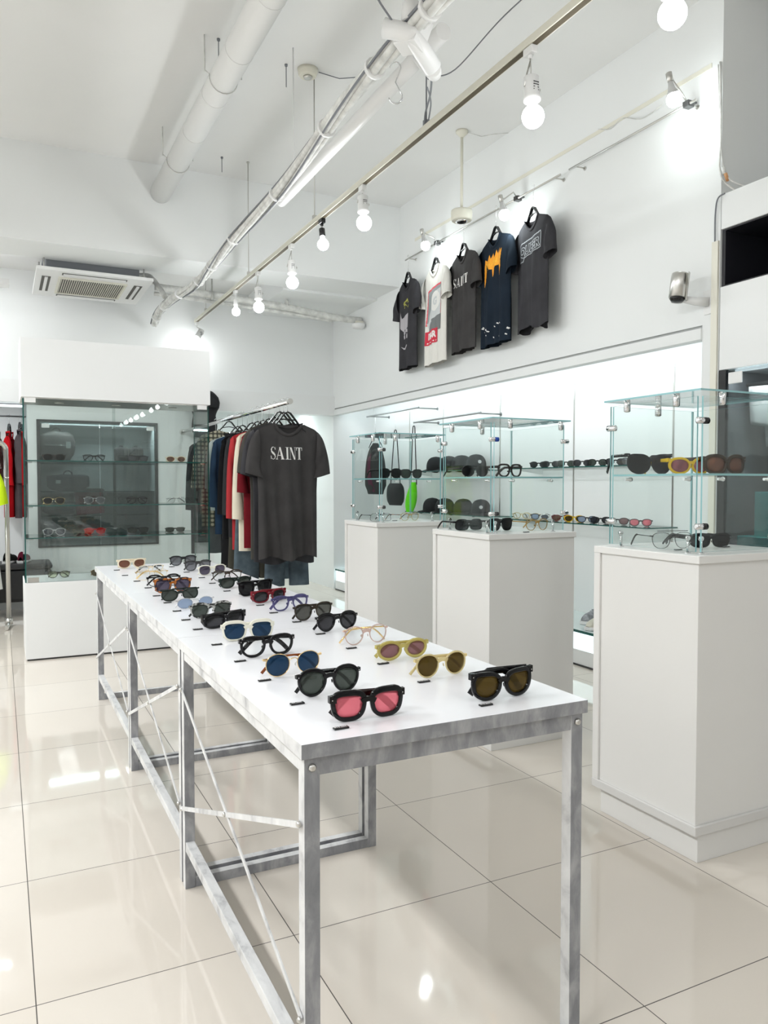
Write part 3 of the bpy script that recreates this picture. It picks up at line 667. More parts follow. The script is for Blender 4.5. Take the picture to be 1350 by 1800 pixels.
tagsR = [(854, 1237.8, 'the black cat-eye pair'), (745, 1197, 'the champagne pair'), (673.6, 1165.3, 'the olive oval pair'), (617.6, 1138.2, 'the rosy clear pair'), (563.3, 1113.3, 'the black keyhole pair'), (521.7, 1092.3, 'the brown gradient pair'),
 (481, 1076.3, 'the violet-blue pair'), (457.3, 1063, 'the claret pair'), (399, 1038.3, 'the dark green wraparound pair'), (373.3, 1024.7, 'the dark brown clear pair'), (354.7, 1015, 'the white and gold pair'), (328, 1005.3, 'the charcoal pair second from the end'), (302, 995.7, 'the charcoal pair at the far right end')]
for i, (x, y, n) in enumerate(tagsL+tagsR):
    p = atz(x, y, .753); price_tag(p, D(2), ('¥15,200.', '¥9,200.', '¥10,800.')[i % 3] if i else '¥15,200.', 'small black price tag in front of '+n)
# spectacles in showcases and case
kw = dict(N=24)
Z1 = .9855; ZS = 1.2455; G1 = 'glasses in the showcases'
glasses('big black angular wraparound sunglasses on the nearest showcase shelf', (2.086, 2.06, ZS), D(-12), .062, .050, .078, 2.1, .016, .05, .006, .008, .006, BLK, 'black', templeh=.012, group=G1, wrap=.25)
glasses('yellow sunglasses with reddish flame lenses on the nearest showcase shelf', (2.20, 1.985, ZS), D(-10), .060, .040, .076, 2.0, .006, .0, .006, .007, .006, ac('yellow', (.70, .45, .01)), 'flame', templeh=.012, group=G1, wrap=.2)
glasses('big brown rippled sunglasses on the right of the nearest showcase shelf', (2.315, 1.93, ZS), D(-8), .062, .046, .076, 2.4, .004, .0, .007, .010, .008, ac('cocoa', (.035, .02, .01)), 'brown', templeh=.016, group=G1, wrap=.25)
glasses('dark metal aviator glasses with clear lenses in the nearest showcase', (2.10, 1.97, Z1), D(-14), .056, .048, .074, 2.5, 0, .08, .0014, None, .002, DKM, 'clear', True, catg='glasses', name='eyeglasses', group=G1, brow=True)
glasses('black wrap sunglasses beside the aviator pair in the nearest showcase', (2.255, 1.94, Z1), D(-12), .058, .036, .074, 2.8, 0, .03, .004, .006, .006, BLK, 'black', templeh=.014, group=G1, wrap=.2)
glasses('black oval sunglasses on the middle showcase shelf', (2.045, 3.14, ZS), D(6), .055, .040, .074, 2.0, 0, 0, .004, .005, .005, BLK, 'black', templeh=.006, group=G1)
glasses('thick dark brown glasses with clear lenses on the middle showcase shelf', (2.22, 3.10, ZS), D(10), .055, .044, .072, 2.8, .002, .08, .005, .007, .006, ac('brownblack', (.02, .012, .01)), 'clear', templeh=.011, catg='glasses', name='eyeglasses', group=G1)
glasses('black angular sunglasses at the left in the middle showcase', (2.05, 3.20, Z1), D(6), .060, .042, .076, 3.2, 0, -.06, .003, .004, .005, BLK, 'dark', templeh=.008, group=G1)
glasses('black square sunglasses in the centre of the middle showcase', (2.16, 3.09, Z1), D(12), .056, .046, .074, 3.0, .003, .08, .004, .005, .005, BLK, 'black', templeh=.008, group=G1)
glasses('amber clear glasses at the right in the middle showcase', (2.345, 3.05, Z1), D(6), .050, .045, .068, 2.2, 0, .07, .0022, .003, .003, tr('amber', (.92, .72, .35), (.6, .38, .1), .5), 'clear', templeh=.005, catg='glasses', name='eyeglasses', group=G1)
glasses('black sunglasses with pink details on the farthest showcase shelf, left', (2.12, 4.19, ZS), D(8), .054, .040, .074, 2.4, .003, .05, .006, .008, .006, BLK, 'black', templeh=.009, group=G1)
glasses('black sunglasses with dark green lenses on the farthest showcase shelf, right', (2.26, 4.18, ZS), D(8), .056, .042, .074, 2.6, .003, .06, .003, .005, .005, BLK, 'green', templeh=.007, group=G1)
glasses('thin dark wire glasses at the left in the farthest showcase', (2.07, 4.22, Z1), D(6), .052, .040, .072, 3.4, 0, -.1, .0013, None, .002, DKM, 'clear', True, catg='glasses', name='eyeglasses', group=G1)
glasses('gold and clear glasses at the right in the farthest showcase', (2.26, 4.2, Z1), D(14), .050, .040, .072, 2.2, 0, .05, .002, .003, .003, champ, 'clear', templeh=.004, catg='glasses', name='eyeglasses', group=G1, tm=M['tort'])
for (p, zz, n) in (((757/1, 0), 0, ''),): pass
for (px, py, zz, n) in ((1192, 966, Z1, 'the aviator pair'), (1276, 961, Z1, 'the black wrap pair in the nearest showcase'), (925, 935, Z1, 'the amber pair'), (694, 915, Z1, 'the gold clear pair in the farthest showcase')):
    p = atz(px, py, zz+.002); price_tag(p, 0, '¥10,800.', 'small black price tag before '+n, z=zz)
G2 = 'glasses in the tall glass case'; y_ = 6.03
def cg(lab, x, zi, **k):
    z = (.5355, SHZ[0]+.0005, SHZ[1]+.0005, SHZ[2]+.0005)[zi]
    a = dict(w_=.050, h_=.038, sep=.070, n=2.3, group=G2, N=24); a.update(k)
    if k.get('lens') in ('clear', 'pale'): a.update(catg='glasses', name='eyeglasses')
    return glasses(lab, (x, y_, z), D(2), **a)
cg('black glasses with clear lenses on the top shelf of the glass case', .62, 3, rim=.004, fm=BLK, lens='clear', cat=.004, panto=.08)
cg('dark brown sunglasses at the left of the top case shelf', .35, 3, rim=.004, fm=ac('dim', (.03, .02, .02)), lens='black', templeh=.012)
cg('black glasses with shiny temples right of the middle of the top case shelf', .93, 3, rim=.003, fm=BLK, lens='greyish', cat=.003)
cg('cream oval sunglasses at the right of the top case shelf', 1.21, 3, rim=.005, fm=creamc, lens='brown', h_=.034, n=2.0)
cg('thin gold sunglasses with dark lenses at the left of the middle case shelf', .345, 2, rim=.0015, fm=GOLD, lens='black', metal=True, depth=.002, h_=.042)
cg('thin grey round sunglasses on the middle case shelf', .62, 2, rim=.0015, fm=SILV, lens='greyish', metal=True, depth=.002, h_=.044, n=2.0)
cg('black hexagonal glasses with clear lenses on the middle case shelf', .92, 2, rim=.0035, fm=BLK, lens='clear', n=3)
cg('nearly invisible clear glasses at the right of the middle case shelf', 1.21, 2, rim=.0015, fm=SILV, lens='clear', metal=True, depth=.002)
cg('pale grey clear sunglasses at the left of the lowest case shelf', .345, 1, rim=.004, fm=tr('fog', (.8, .8, .8), (.6, .6, .6), .5), lens='greyish')
cg('red sunglasses on the lowest case shelf', .62, 1, rim=.003, fm=tr('cherry', (.9, .2, .2), (.6, .03, .03), .6), lens='red', n=2.0)
cg('black sunglasses with green lenses on the lowest case shelf', .925, 1, rim=.004, fm=BLK, lens='green', h_=.032, n=3, cat=.003)
cg('flat dark green sunglasses at the right of the lowest case shelf', 1.20, 1, rim=.003, fm=ac('moss', (.03, .035, .02)), lens='green', h_=.028, n=3.2)
cg('dark glasses with pale lenses on the base of the glass case', .37, 0, rim=.003, fm=ac('umber2', (.035, .035, .025)), lens='pale', panto=.08)
cg('brown-lensed sunglasses on the base of the glass case', .66, 0, rim=.002, fm=ac('honey', (.2, .1, .02)), lens='olive', metal=True)
# ------------------------------------------------------------------ recess shelves
def wshelf(lab, y0, y1, z, x0=3.68):
    t = thing('wall_shelf', lab, 'shelf', (0, 0, z)); 
    MB().box(x0, BK-.006, y0, y1, -.008, 0, 0, [0, 0, 1, 1, 1, 1]).build('glass_shelf', [M['glass'], M['caseedge']], t)
    for y in (y0+.08, y1-.08):
        MB().hexa([(x0+.04, y-.004, -.02), (BK-.005, y-.004, -.05), (x0+.04, y+.004, -.02), (BK-.005, y+.004, -.05), (x0+.04, y-.004, -.009), (BK-.005, y-.004, -.009), (x0+.04, y+.004, -.009), (BK-.005, y+.004, -.009)]).build('bracket', M['white'], t)
    return t
wshelf('upper glass wall shelf carrying black caps in the recess', 5.66, 6.95, 1.337)
wshelf('lower glass wall shelf carrying black caps in the recess', 5.45, 6.95, .937)
wshelf('upper glass wall shelf with small sunglasses in the recess, behind the nearest showcase', 3.72, 5.15, 1.337)
wshelf('lower glass wall shelf with a jumble of sunglasses in the recess', 3.66, 5.25, .932)
upl = [(4.93, 'ac_black', 'black', 'farthest'), (4.78, 'ac_black', 'dark', 'second farthest'), (4.60, 'mt_gunmetal', 'green', 'third farthest'), (4.42, 'mt_gunmetal', 'dark', 'fourth farthest'), (4.26, 'ac_black', 'green', 'fifth farthest'), (4.08, 'ac_black', 'dark', 'third nearest'), (3.93, 'ac_charcoal', 'greyish', 'second nearest'), (3.80, 'ac_yellow', 'olive', 'nearest, yellow-armed')]
for i, (y, f, l_, n) in enumerate(upl):
    glasses('small dark sunglasses on the upper recess shelf, %s of its row' % n, (3.80, y, 1.3375), D(-35), fm=M[f], lens=l_, rim=.003, group='sunglasses on the upper recess shelf', N=16, scale=1.1, tlen=.12)
low = [(5.12, 'tr_champagne', 'clear', 'pale clear'), (5.0, 'ac_cream', 'clear', 'cream'), (4.88, 'ac_charcoal', 'ice', 'charcoal with ice-blue lenses'), (4.76, 'mt_silver', 'greyish', 'silver with grey lenses'), (4.62, 'ac_claret', 'brown', 'claret with brown lenses'), (4.48, 'ac_yellow', 'olive', 'yellow with olive lenses'), (4.34, 'ac_black', 'ice', 'black with ice-blue lenses'),
       (4.2, 'ac_charcoal', 'dark', 'charcoal with dark lenses'), (4.03, 'ac_black', 'mauve', 'black with mauve lenses'), (3.82, 'ac_charcoal', 'pink', 'charcoal with pink lenses, nearest')]
for i, (y, f, l_, n) in enumerate(low):
    glasses('sunglasses on the lower recess shelf, %s' % n, (3.78, y, .9325), D(-40+random.uniform(-12, 12)), fm=M[f], lens=l_, rim=.004, h_=.036, group='sunglasses on the lower recess shelf', N=16, scale=1.15, tlen=.12)
# caps
def cap(lab, loc, rz, badge=True, hat='cap', mat=None, bucket=False):
    t = thing('baseball_cap' if not bucket else 'bucket_hat', lab, hat, loc, rz, 'black hats on the recess shelves'); mat = mat or M['blackmat']
    def dome(u, v):
        a = 2*PI*u; p = v*PI/2; r = math.cos(p)**.75
        return (.098*r*math.cos(a), .088*r*math.sin(a), .03+.105*math.sin(p)**.9+.0*u) if v > 0 else (.098*math.cos(a), .088*math.sin(a), 0)
    MB().grid(dome, 24, 9, closeu=True).build('crown', mat, t, solid=.002)
    q = MB()
    def brim(u, v):
        a = -PI*.42+PI*.84*u; r0 = .095; ext = .075*v*math.cos(a)**.6 if math.cos(a) > 0 else 0
        return (r0*math.cos(a)+ext, .088*math.sin(a)*(1+.05*v), .014-.022*abs(math.sin(a))**2*v-.012*v+.0)
    q.grid(brim, 16, 5); q.build('brim', mat, t, solid=.003)
    MB().lathe([(.008, 0), (.006, .004)], (0, 0, .134), (0, 0, 1), 8).build('button', mat, t)
    if badge: MB().lathe([(.016, 0), (.016, .004)], (.089, -.02, .068), (.95, -.25, .3), 10).build('badge', pm('grey badge', (.55, .55, .55), .4), t)
    return t
CL = [('farthest of the four on the upper shelf', 6.55, 1.340, 50), ('second farthest of the four on the upper shelf', 6.31, 1.340, 50), ('second nearest of the four on the upper shelf', 6.08, 1.340, 55), ('nearest of the four on the upper shelf, badge facing the room', 5.84, 1.340, -150)]
for i, (n, y, z, a) in enumerate(CL): cap('black baseball cap, '+n, (3.81, y, z), D(a+60), i in (0, 3))
CL = [('farthest on the lower shelf', 6.62, .940, 110), ('second on the lower shelf with a white badge', 6.38, .940, 115), ('third on the lower shelf, charcoal', 6.05, .940, -160), ('nearest on the lower shelf with a white badge', 5.76, .940, -110)]
for i, (n, y, z, a) in enumerate(CL): cap('black baseball cap, '+n, (3.81, y, z), D(a+(0 if i < 3 else 0)), i in (1, 3), mat=(fabric('soot', (.04, .035, .033)) if i == 2 else None))
# rails and hanging bags in recess
def rail(lab, x, y0, y1, z, r=.009, wall=BK, mat=None, name='display_rail'):
    t = thing(name, lab, 'rail', (x, y0, z)); q = MB().tube([(0, 0, 0), (0, y1-y0, 0)], r, 10); q.build('bar', mat or M['chrome'], t)
    for y in (.06, y1-y0-.06):
        MB().tube([(0, y, 0), (wall-x, y, 0)], r*.7, 8).lathe([(r*1.8, -.006), (r*1.8, 0)], (wall-x, y, 0), (1, 0, 0), 10).build('bracket', mat or M['chrome'], t)
    return t
rail('chrome rail in the recess carrying the hanging bags', 3.70, 6.70, 7.90, 1.965, mat=M['greymetal'])
rail('empty chrome rail in the recess above the black caps', 3.70, 5.60, 6.80, 1.823, mat=M['greymetal'])
def hang_bag(lab, y, ztop, zb0, zb1, w_, mat, name='shoulder_bag', stripe=None, loopw=.05, cat='bag', dp=.06, lean=0):
    x = 3.70; t = thing(name, lab, cat, (x, y, zb1), 0, 'bags hanging from the recess rail')
    h = zb0-zb1
    def fn(u, v):
        a = 2*PI*u; ww = w_*(.55+.5*math.sin(PI*min(1, v*1.1+.12))) if name != 'shoulder_bag' else w_*min(1, .8+.5*math.sin(PI*v))
        if stripe: ww = w_*((1-v)**.5*.95+.08) if v > .15 else w_*(.7+v*1.3)
        return (dp*math.sin(a)*(math.sin(PI*min(.98, max(.06, v)))**.4), ww*math.cos(a)+lean*(1-v), h*v)
    MB().grid(fn, 20, 12, closeu=True).build('body', mat, t)
    if stripe: 
        def st(u, v): 
            p = fn(.47+.1*u, .05+v*.88); return (p[0]-.0, p[1]*1, p[2])
        def st2(u, v):
            ww = w_*((1-v)**.5*.95+.08); return (-(dp+.002)*(math.sin(PI*max(.06, min(.97, v)))**.4), -ww*(.35-.5*u)-.0, h*(.04+v*.9))
        MB().grid(st2, 4, 12).build('stripe', fabric('plum', (.10, .025, .05)), t, solid=.002)
    q = MB(); zt = ztop-zb1
    q.tube([(0, -w_*.7, h*.92), (0, -loopw*.5, zt-.05)]+arcpts((0, 0, zt-.05), loopw*.5, PI, 0, 8, 'yz')+[(0, w_*.7, h*.92)], .005, 6); q.build('strap', M['blackmat'], t)
    # wire hook to the rail
    MB().tube([(0, 0, zt-.02), (0, 0, zt+.02), (.0, .0, 1.965-zb1+.014), (.012, 0, 1.965-zb1+.016)], .0015, 5).build('hook', M['chrome'], t)
hang_bag('dark grey backpack-like bag with a plum stripe, hanging at the far end', 7.68, 1.80, 1.66, 1.10, .24, fabric('granite', (.04, .042, .042)), 'backpack', stripe=True, dp=.09)
hang_bag('small black shoulder bag on long straps hanging in the recess', 7.20, 1.80, 1.22, .99, .155, M['blackmat'], dp=.07)
hang_bag('neon green folded bag on a black cord hanging in the recess', 6.80, 1.82, 1.23, .93, .085, fabric('neon green', (.16, .85, .01), .1), 'small_bag', loopw=.04, dp=.045, lean=.09)
# shoes on the plinth
def shoe(lab, loc, rz, mat, sole, acc, name='sneaker', L=.28):
    t = thing(name, lab, 'shoe', loc, rz, 'shoes')
    def up(u, v):
        a = PI*u; x = -L/2+L*v; hgt = .055+.05*math.exp(-((v-.12)/.22)**2) if v < .97 else .02
        wdt = .038+.012*math.sin(PI*v)
        s = (math.sin(PI*min(1, max(0.02, v*.96+.02))))**.35
        return (x, wdt*s*math.cos(a), .022+hgt*s*math.sin(a)**.8)
    MB().grid(up, 14, 16).build('upper', mat, t)
    MB().sweep([(-L/2, 0, .012), (-L*.3, 0, .012), (0, 0, .012), (L*.3, 0, .012), (L/2, 0, .014)], [(-.046, -.011), (.046, -.011), (.046, .011), (-.046, .011)], scales=[(.6, 1), (1, 1), (.95, 1), (1.05, 1), (.55, 1)], up=(0, 0, 1)).build('sole', sole, t)
    q = MB()
    for k in range(4): q.tube([(-.02+k*.022, -.022, .085-k*.008), (-.02+k*.022, .022, .085-k*.008)], .003, 5)
    q.build('laces', acc, t)
shoe('white and grey sneaker on the plinth between two pedestals, front one', (3.60, 4.00, .2405), D(-165), fabric('pale shoe', (.72, .70, .60)), M['white'], M['white'])
shoe('grey mottled sneaker behind the white one on the plinth', (3.72, 4.20, .2405), D(-160), fabric('shoe grey', (.35, .36, .38), .5, 30), M['white'], M['greycable'])
shoe('cream sneaker with red heel on the plinth beside the nearest pedestal', (3.62, 3.86, .2405), D(-170), fabric('cream shoe', (.78, .74, .60)), pm('red sole', (.5, .01, .03), .4), M['white'])
# ------------------------------------------------------------------ garments
def fold_y(x, v, seed, amp=.016):
    k = (1-v)**.8
    return amp*k*(math.sin(x*31+seed)+.6*math.sin(x*71+seed*2.1+v*3))+.006*math.sin(x*17+seed*1.7+v*6)*(1-v*.6)
class Tee:
    def __init__(s, w_=.26, L=.74, sw=None, neck=.095, sl=.22, sdrop=62, drop=.05, depth=.05, seed=0, flare=0, long=False, amp=.024, hem=0):
        s.w = w_; s.L = L; s.sw = sw or w_; s.neck = neck; s.sl = sl; s.sdrop = sdrop; s.drop = drop; s.d = depth; s.seed = seed; s.flare = flare; s.amp = amp; s.hem = hem
    def ztop(s, x, front):
        ax = abs(x)
        zs = s.L-s.drop*max(0, (ax-s.neck))/(s.sw-s.neck)-.02*max(0, (ax/s.sw-.82)/.18)**2
        if ax < s.neck:
            d = .075 if front else .022
            zs = s.L-d*math.cos(ax/s.neck*PI/2)**.8
        return zs
    def hw(s, v): return s.w+(s.sw-s.w)*min(1, max(0, (v-.55)/.4))+s.flare*(1-v)**1.5*.05
    def P(s, u, v, front=True):
        x0 = u*s.sw; zt = s.ztop(x0, front); W_ = s.hw(v); x = u*W_
        hem = s.hem*math.sin(u*5+s.seed)*.02*(1-v)
        z = hem*(1-v)+(zt)*v
        d = s.d*(1-.6*v**2)*(1-abs(u)**2.5)**.5
        y = (-d if front else d)+fold_y(x, v, s.seed+(0 if front else 3), s.amp)*(1-abs(u)**4)
        return Vector((x, y, z))
    def surf(s, x, z, front=True):
        v = .5
        for _ in range(4):
            u = max(-1, min(1, x/s.hw(v))); zt = s.ztop(u*s.sw, front); v = max(0, min(1, z/zt))
        return s.P(u, v, front)
    def make(s, name, lab, cat, loc, rz, mat, group, inner=None, collar=True, sleeves=True, rib=False):
        t = thing(name, lab, cat, loc, rz, group)
        q = MB(); nu, nv = 36, 22
        us = [math.sin(-PI/2+PI*i/nu) for i in range(nu+1)]
        q.grid(lambda a, b: s.P(us[round(a*nu)], b, True), nu, nv); q.grid(lambda a, b: s.P(us[round(a*nu)], b, False), nu, nv, flip=True)
        q.build('body', mat, t)
        if collar:
            c = MB(); pts = []
            for i in range(15): x = -s.neck+2*s.neck*i/14; u = x/s.sw; pts.append(s.P(u, 1, True)+Vector((0, -.002, -.004)))
            for i in range(1, 14): x = s.neck-2*s.neck*i/14; u = x/s.sw; pts.append(s.P(u, 1, False)+Vector((0, .001, -.004)))
            c.sweep(pts, [(-.004, -.010), (.004, -.010), (.004, .010), (-.004, .010)], closed=True, up=(0, 0, 1)); c.build('collar', mat, t)
        if sleeves:
            long = s.sl > .38
            for sd in (-1, 1):
                T0 = s.L-s.drop
                out = (.075+.35*(80-s.sdrop)/80) if not long else .035+.25*(80-s.sdrop)/80
                hem = .125 if not long else .09
                O = [Vector((s.sw-.02, 0, T0+.004)), Vector((s.sw+out*.75, 0, T0-.035)), Vector((s.sw+out, 0, T0-s.sl*.94))]
                I = [Vector((s.w-.015, 0, T0-.215)), Vector((s.w+.01, 0, T0-.235)), Vector((s.sw+out-hem, 0, T0-s.sl*.94-(.035 if not long else .01)))]
                def bz(P, k): return P[0]*(1-k)**2+P[1]*2*k*(1-k)+P[2]*k*k
                def fs(u, v, sd=sd):
                    al = 2*PI*u; a_ = bz(O, v); b_ = bz(I, v); c0 = (a_+b_)/2; h_ = (a_-b_)/2
                    th = .034*(1+.1*v)+.005*math.sin(11*v+s.seed)
                    q_ = c0+h_*math.cos(al)
                    return Vector((sd*q_.x, th*math.sin(al)-.014*v+.004*math.sin(q_.x*60+s.seed)*v, q_.z))
                MB().grid(fs, 18, 10, closeu=True).build('sleeve', mat, t)
        return t
def inpoly(px, py, poly):
    r = np.zeros(px.shape, bool); n = len(poly); j = n-1
    for i in range(n):
        xi, yi = poly[i]; xj, yj = poly[j]
        c = ((yi > py) != (yj > py)) & (px < (xj-xi)*(py-yi)/(yj-yi+1e-12)+xi); r ^= c; j = i
    return r
def textpolys(s, size, sx=1, shear=0, off=0):
    me = textmesh(s, size, off=off); out = []
    for p in me.polygons: out.append([(me.vertices[i].co.x*sx+me.vertices[i].co.y*shear, me.vertices[i].co.y) for i in p.vertices])
    return out
def print_on(tee, parent, polys, mats, name, cell=.0022, off=.003, label=None):
    """polys: [(poly, mat index)] in shirt coordinates (x, z), later ones on top"""
    al = np.array([p for (q, _) in polys for p in q]); x0, z0 = al.min(0); x1, z1 = al.max(0)
    nx = int((x1-x0)/cell)+2; nz = int((z1-z0)/cell)+2
    gx, gz = np.meshgrid(x0+(np.arange(nx)+.5)*cell, z0+(np.arange(nz)+.5)*cell); idx = -np.ones(gx.shape, int)
    for (q, m_) in polys: idx[inpoly(gx, gz, q)] = m_
    q = MB(); vid = {}
    def V(i, j):
        if (i, j) not in vid:
            p = tee.surf(x0+i*cell, z0+j*cell); q.v.append((p.x, p.y-off, p.z)); vid[(i, j)] = len(q.v)-1
        return vid[(i, j)]
    for j in range(nz):
        for i in range(nx):
            if idx[j, i] >= 0: q.face((V(i, j), V(i+1, j), V(i+1, j+1), V(i, j+1)), int(idx[j, i]), True)
    o = q.build(name, mats, parent)
    if label: o['label'] = label
    return o
def thick(path, ws):
    L_, R_ = [], []
    for i, p in enumerate(path):
        a = path[max(0, i-1)]; b = path[min(len(path)-1, i+1)]; dx, dy = b[0]-a[0], b[1]-a[1]; l = math.hypot(dx, dy) or 1
        L_.append((p[0]-dy/l*ws[i]/2, p[1]+dx/l*ws[i]/2)); R_.append((p[0]+dy/l*ws[i]/2, p[1]-dx/l*ws[i]/2))
    return L_+R_[::-1]
def saint(cx, cz, w_, h_, st=1.0):
    """high contrast serif capitals S A I N T in units of cell 0..1 mapped to the shirt"""
    out = []
    P = []
    sp = []; ws = []
    for i in range(25):
        u = i/24; a = u
        x = .5+.30*math.sin(2*PI*(a)-PI*0)*(-1) if False else .48-.30*math.sin(2*PI*a+.0)*(1)
        z = 1-a
        x = .48+.27*math.sin(-2*PI*a+PI*.18+0)*(1 if True else 0)
        sp.append((x, z)); ws.append(.04+.17*math.exp(-((a-.5)/.20)**2))
    # S from arcs
    sp = [(.74, .80), (.66, .93), (.48, 1.0), (.28, .95), (.17, .80), (.20, .64), (.36, .54), (.55, .45), (.72, .34), (.76, .20), (.66, .06), (.46, 0), (.24, .05), (.13, .24)]
    ws = [.04, .04, .04, .08, .13, .16, .18, .19, .17, .12, .06, .04, .04, .05]
    P.append((0, thick(sp, ws))); P.append((0, [(.70, .76), (.78, .76), (.78, 1.0), (.74, .98)])); P.append((0, [(.10, .0), (.14, .03), (.17, .28), (.10, .28)]))
    P.append((1, [(.05, 0), (.45, 1), (.52, 1), (.12, 0)])); P.append((1, [(.38, 1), (.55, 1), (.98, 0), (.72, 0)])); P.append((1, [(.22, .30), (.70, .30), (.70, .35), (.22, .35)])); P.append((1, [(-.05, 0), (.24, 0), (.24, .04), (-.05, .04)])); P.append((1, [(.62, 0), (1.06, 0), (1.06, .04), (.62, .04)]))
    P.append((2, [(.28, 0), (.56, 0), (.56, 1), (.28, 1)])); P.append((2, [(.14, 0), (.70, 0), (.70, .04), (.14, .04)])); P.append((2, [(.14, .96), (.70, .96), (.70, 1), (.14, 1)]))
    P.append((3, [(.10, 0), (.16, 0), (.16, 1), (.10, 1)])); P.append((3, [(.82, 0), (.88, 0), (.88, 1), (.82, 1)])); P.append((3, [(.08, 1), (.34, 1), (.90, 0), (.70, 0)])); P.append((3, [(.0, 0), (.26, 0), (.26, .04), (0, .04)])); P.append((3, [(.72, .96), (1, .96), (1, 1), (.72, 1)]))
    P.append((4, [(.38, 0), (.66, 0), (.66, 1), (.38, 1)])); P.append((4, [(.04, .94), (1, .94), (1, 1), (.04, 1)])); P.append((4, [(.04, .72), (.08, .72), (.14, .95), (.04, .95)])); P.append((4, [(.96, .72), (1, .72), (1, .95), (.9, .95)])); P.append((4, [(.26, 0), (.78, 0), (.78, .04), (.26, .04)]))
    offs = [0, .92, 1.98, 2.72, 3.72]; tot = 4.75
    for (k, q) in P: out.append(([(cx+((offs[k]+x)/tot-.5)*w_, cz+(z-.5)*h_) for x, z in q], 0))
    return out
printw = pm('white print', (.78, .77, .74), .8)
def hanger(lab, loc, rz, drop_to, width=.21, mat=None, group='black hangers', zrail=None):
    """plastic hanger whose shoulders sit at loc; hook reaches up"""
    t = thing('hanger', lab, 'hanger', loc, rz, group); m_ = mat or M['black']
    q = MB(); pts = [(-width, 0, -.085), (-width*.6, 0, -.035), (-.05, 0, .035), (-.02, 0, .072), (0, 0, .08), (.02, 0, .072), (.05, 0, .035), (width*.6, 0, -.035), (width, 0, -.085)]
    q.sweep(pts, [(-.004, -.010), (.004, -.010), (.004, .010), (-.004, .010)], up=(0, 1, 0), sm=False)
    q.sweep([(-.06, 0, .025), (0, 0, .035), (.06, 0, .025)], [(-.003, -.006), (.003, -.006), (.003, .006), (-.003, .006)], up=(0, 1, 0), sm=False)
    q.build('frame', m_, t)
    hk = drop_to
    MB().tube([(0, 0, .075), (0, 0, hk-.02), (.012, 0, hk-.005)]+arcpts((0, 0, hk+.004), .013, -.3, PI*.95, 7), .0016, 6).build('hook', M['chrome'], t)
    return t
DG = fabric('washed black', (.055, .052, .052), .22, 7); CH = fabric('charcoal jersey', (.048, .047, .052), .22, 7); NV = fabric('ink navy', (.012, .020, .032), .2, 7); WH = fabric('off white jersey', (.78, .76, .71), .05, 5)
# wall rails
RZ = 3.26
rail('thin upper wall rail carrying the five t-shirts', 3.36, 4.15, 6.34, RZ, .007, W, M['steel'], 'wall_rail')
rail('thin empty wall rail near the right pier', 3.36, 3.03, 4.06, RZ, .007, W, M['steel'], 'wall_rail')
shirts = [(6.26, -97), (5.76, -98), (5.32, -97), (4.87, -97), (4.42, -100)]
WG = 't-shirts hanging high on the right wall'
SX = 3.345
def wshirt(i, tee, mat, lab, lab2):
    y, a = shirts[i]; zt = 3.055
    t = tee.make('t_shirt', lab, 't-shirt', (SX, y, zt-tee.L), D(a), mat, WG)
    hanger(lab2, (SX, y, zt-.005), D(a), RZ-zt+.012, tee.sw*.80)
    return t
tee = Tee(.215, .79, .225, seed=1, sl=.27, sdrop=77, depth=.036, amp=.014); t = wshirt(0, tee, CH, 'dark grey t-shirt with faded yellow and pale print, farthest of the five on the wall', 'black hanger holding the farthest wall t-shirt')
pol = []
rnd = random.Random(3)
for k in range(26):
    cx, cz = rnd.gauss(0, .035), .585+rnd.gauss(0, .018); r = rnd.uniform(.005, .012); pol.append(([(cx+r*math.cos(a+k)*rnd.uniform(.5, 1.3), cz+r*math.sin(a+k)*rnd.uniform(.5, 1.3)) for a in np.linspace(0, 2*PI, 7)[:-1]], 0))
pol.append(([(-.09, .52), (-.055, .45), (0, .47), (.05, .49), (.09, .45), (.085, .40), (.06, .36), (-.03, .33), (-.08, .37)], 1))
for k in range(12):
    cx = -.04+rnd.random()*.10; cz = .24+rnd.random()*.08; pol.append(([(cx, cz), (cx+.02, cz+.005), (cx+.012, cz+.035), (cx-.006, cz+.03)], 1))
pol += [([(-.06, .20), (-.03, .17), (.03, .165), (.06, .20), (.05, .205), (.02, .18), (-.03, .185)], 1)]
print_on(tee, t, pol, [pm('yellow print', (.42, .42, .08), .8), pm('pale print', (.45, .43, .45), .8)], 'print', .004, label='faded yellow and pale grey print')
tee = Tee(.23, .82, .24, seed=4, sl=.25, sdrop=77, depth=.036, amp=.012); t = wshirt(1, tee, WH, 'off-white t-shirt with a red, white and grey print, second farthest on the wall', 'black hanger holding the off-white t-shirt')
pol = [([(-.15, .34), (-.12, .63), (.15, .66), (.16, .34)], 0), ([(-.135, .35), (-.105, .615), (.15, .645), (.15, .35)], 1), ([(-.14, .36), (-.12, .36), (.06, .60), (.15, .62), (.15, .36), (.02, .30), (-.10, .30)], 2),
       ([(.06+.075*math.cos(a), .52+.085*math.sin(a)) for a in np.linspace(0, 2*PI, 20)[:-1]], 3), ([(-.12, .27), (-.05, .36), (.16, .40), (.16, .27)], 4), ([(-.15, .17), (-.15, .29), (.12, .29), (.12, .17)], 5)]
for p in textpolys('G', .09, off=.005): pol.append(([(x+.06, z+.515) for x, z in p], 2))
for p in textpolys('DRBR', .075, 1.0, off=.004): pol.append(([(x-.02, z+.24) for x, z in p], 3))
for k in range(7): pol.append(([(-.125+k*.033, .182), (-.111+k*.033, .182), (-.107+k*.033, .194), (-.121+k*.033, .194)], 3))
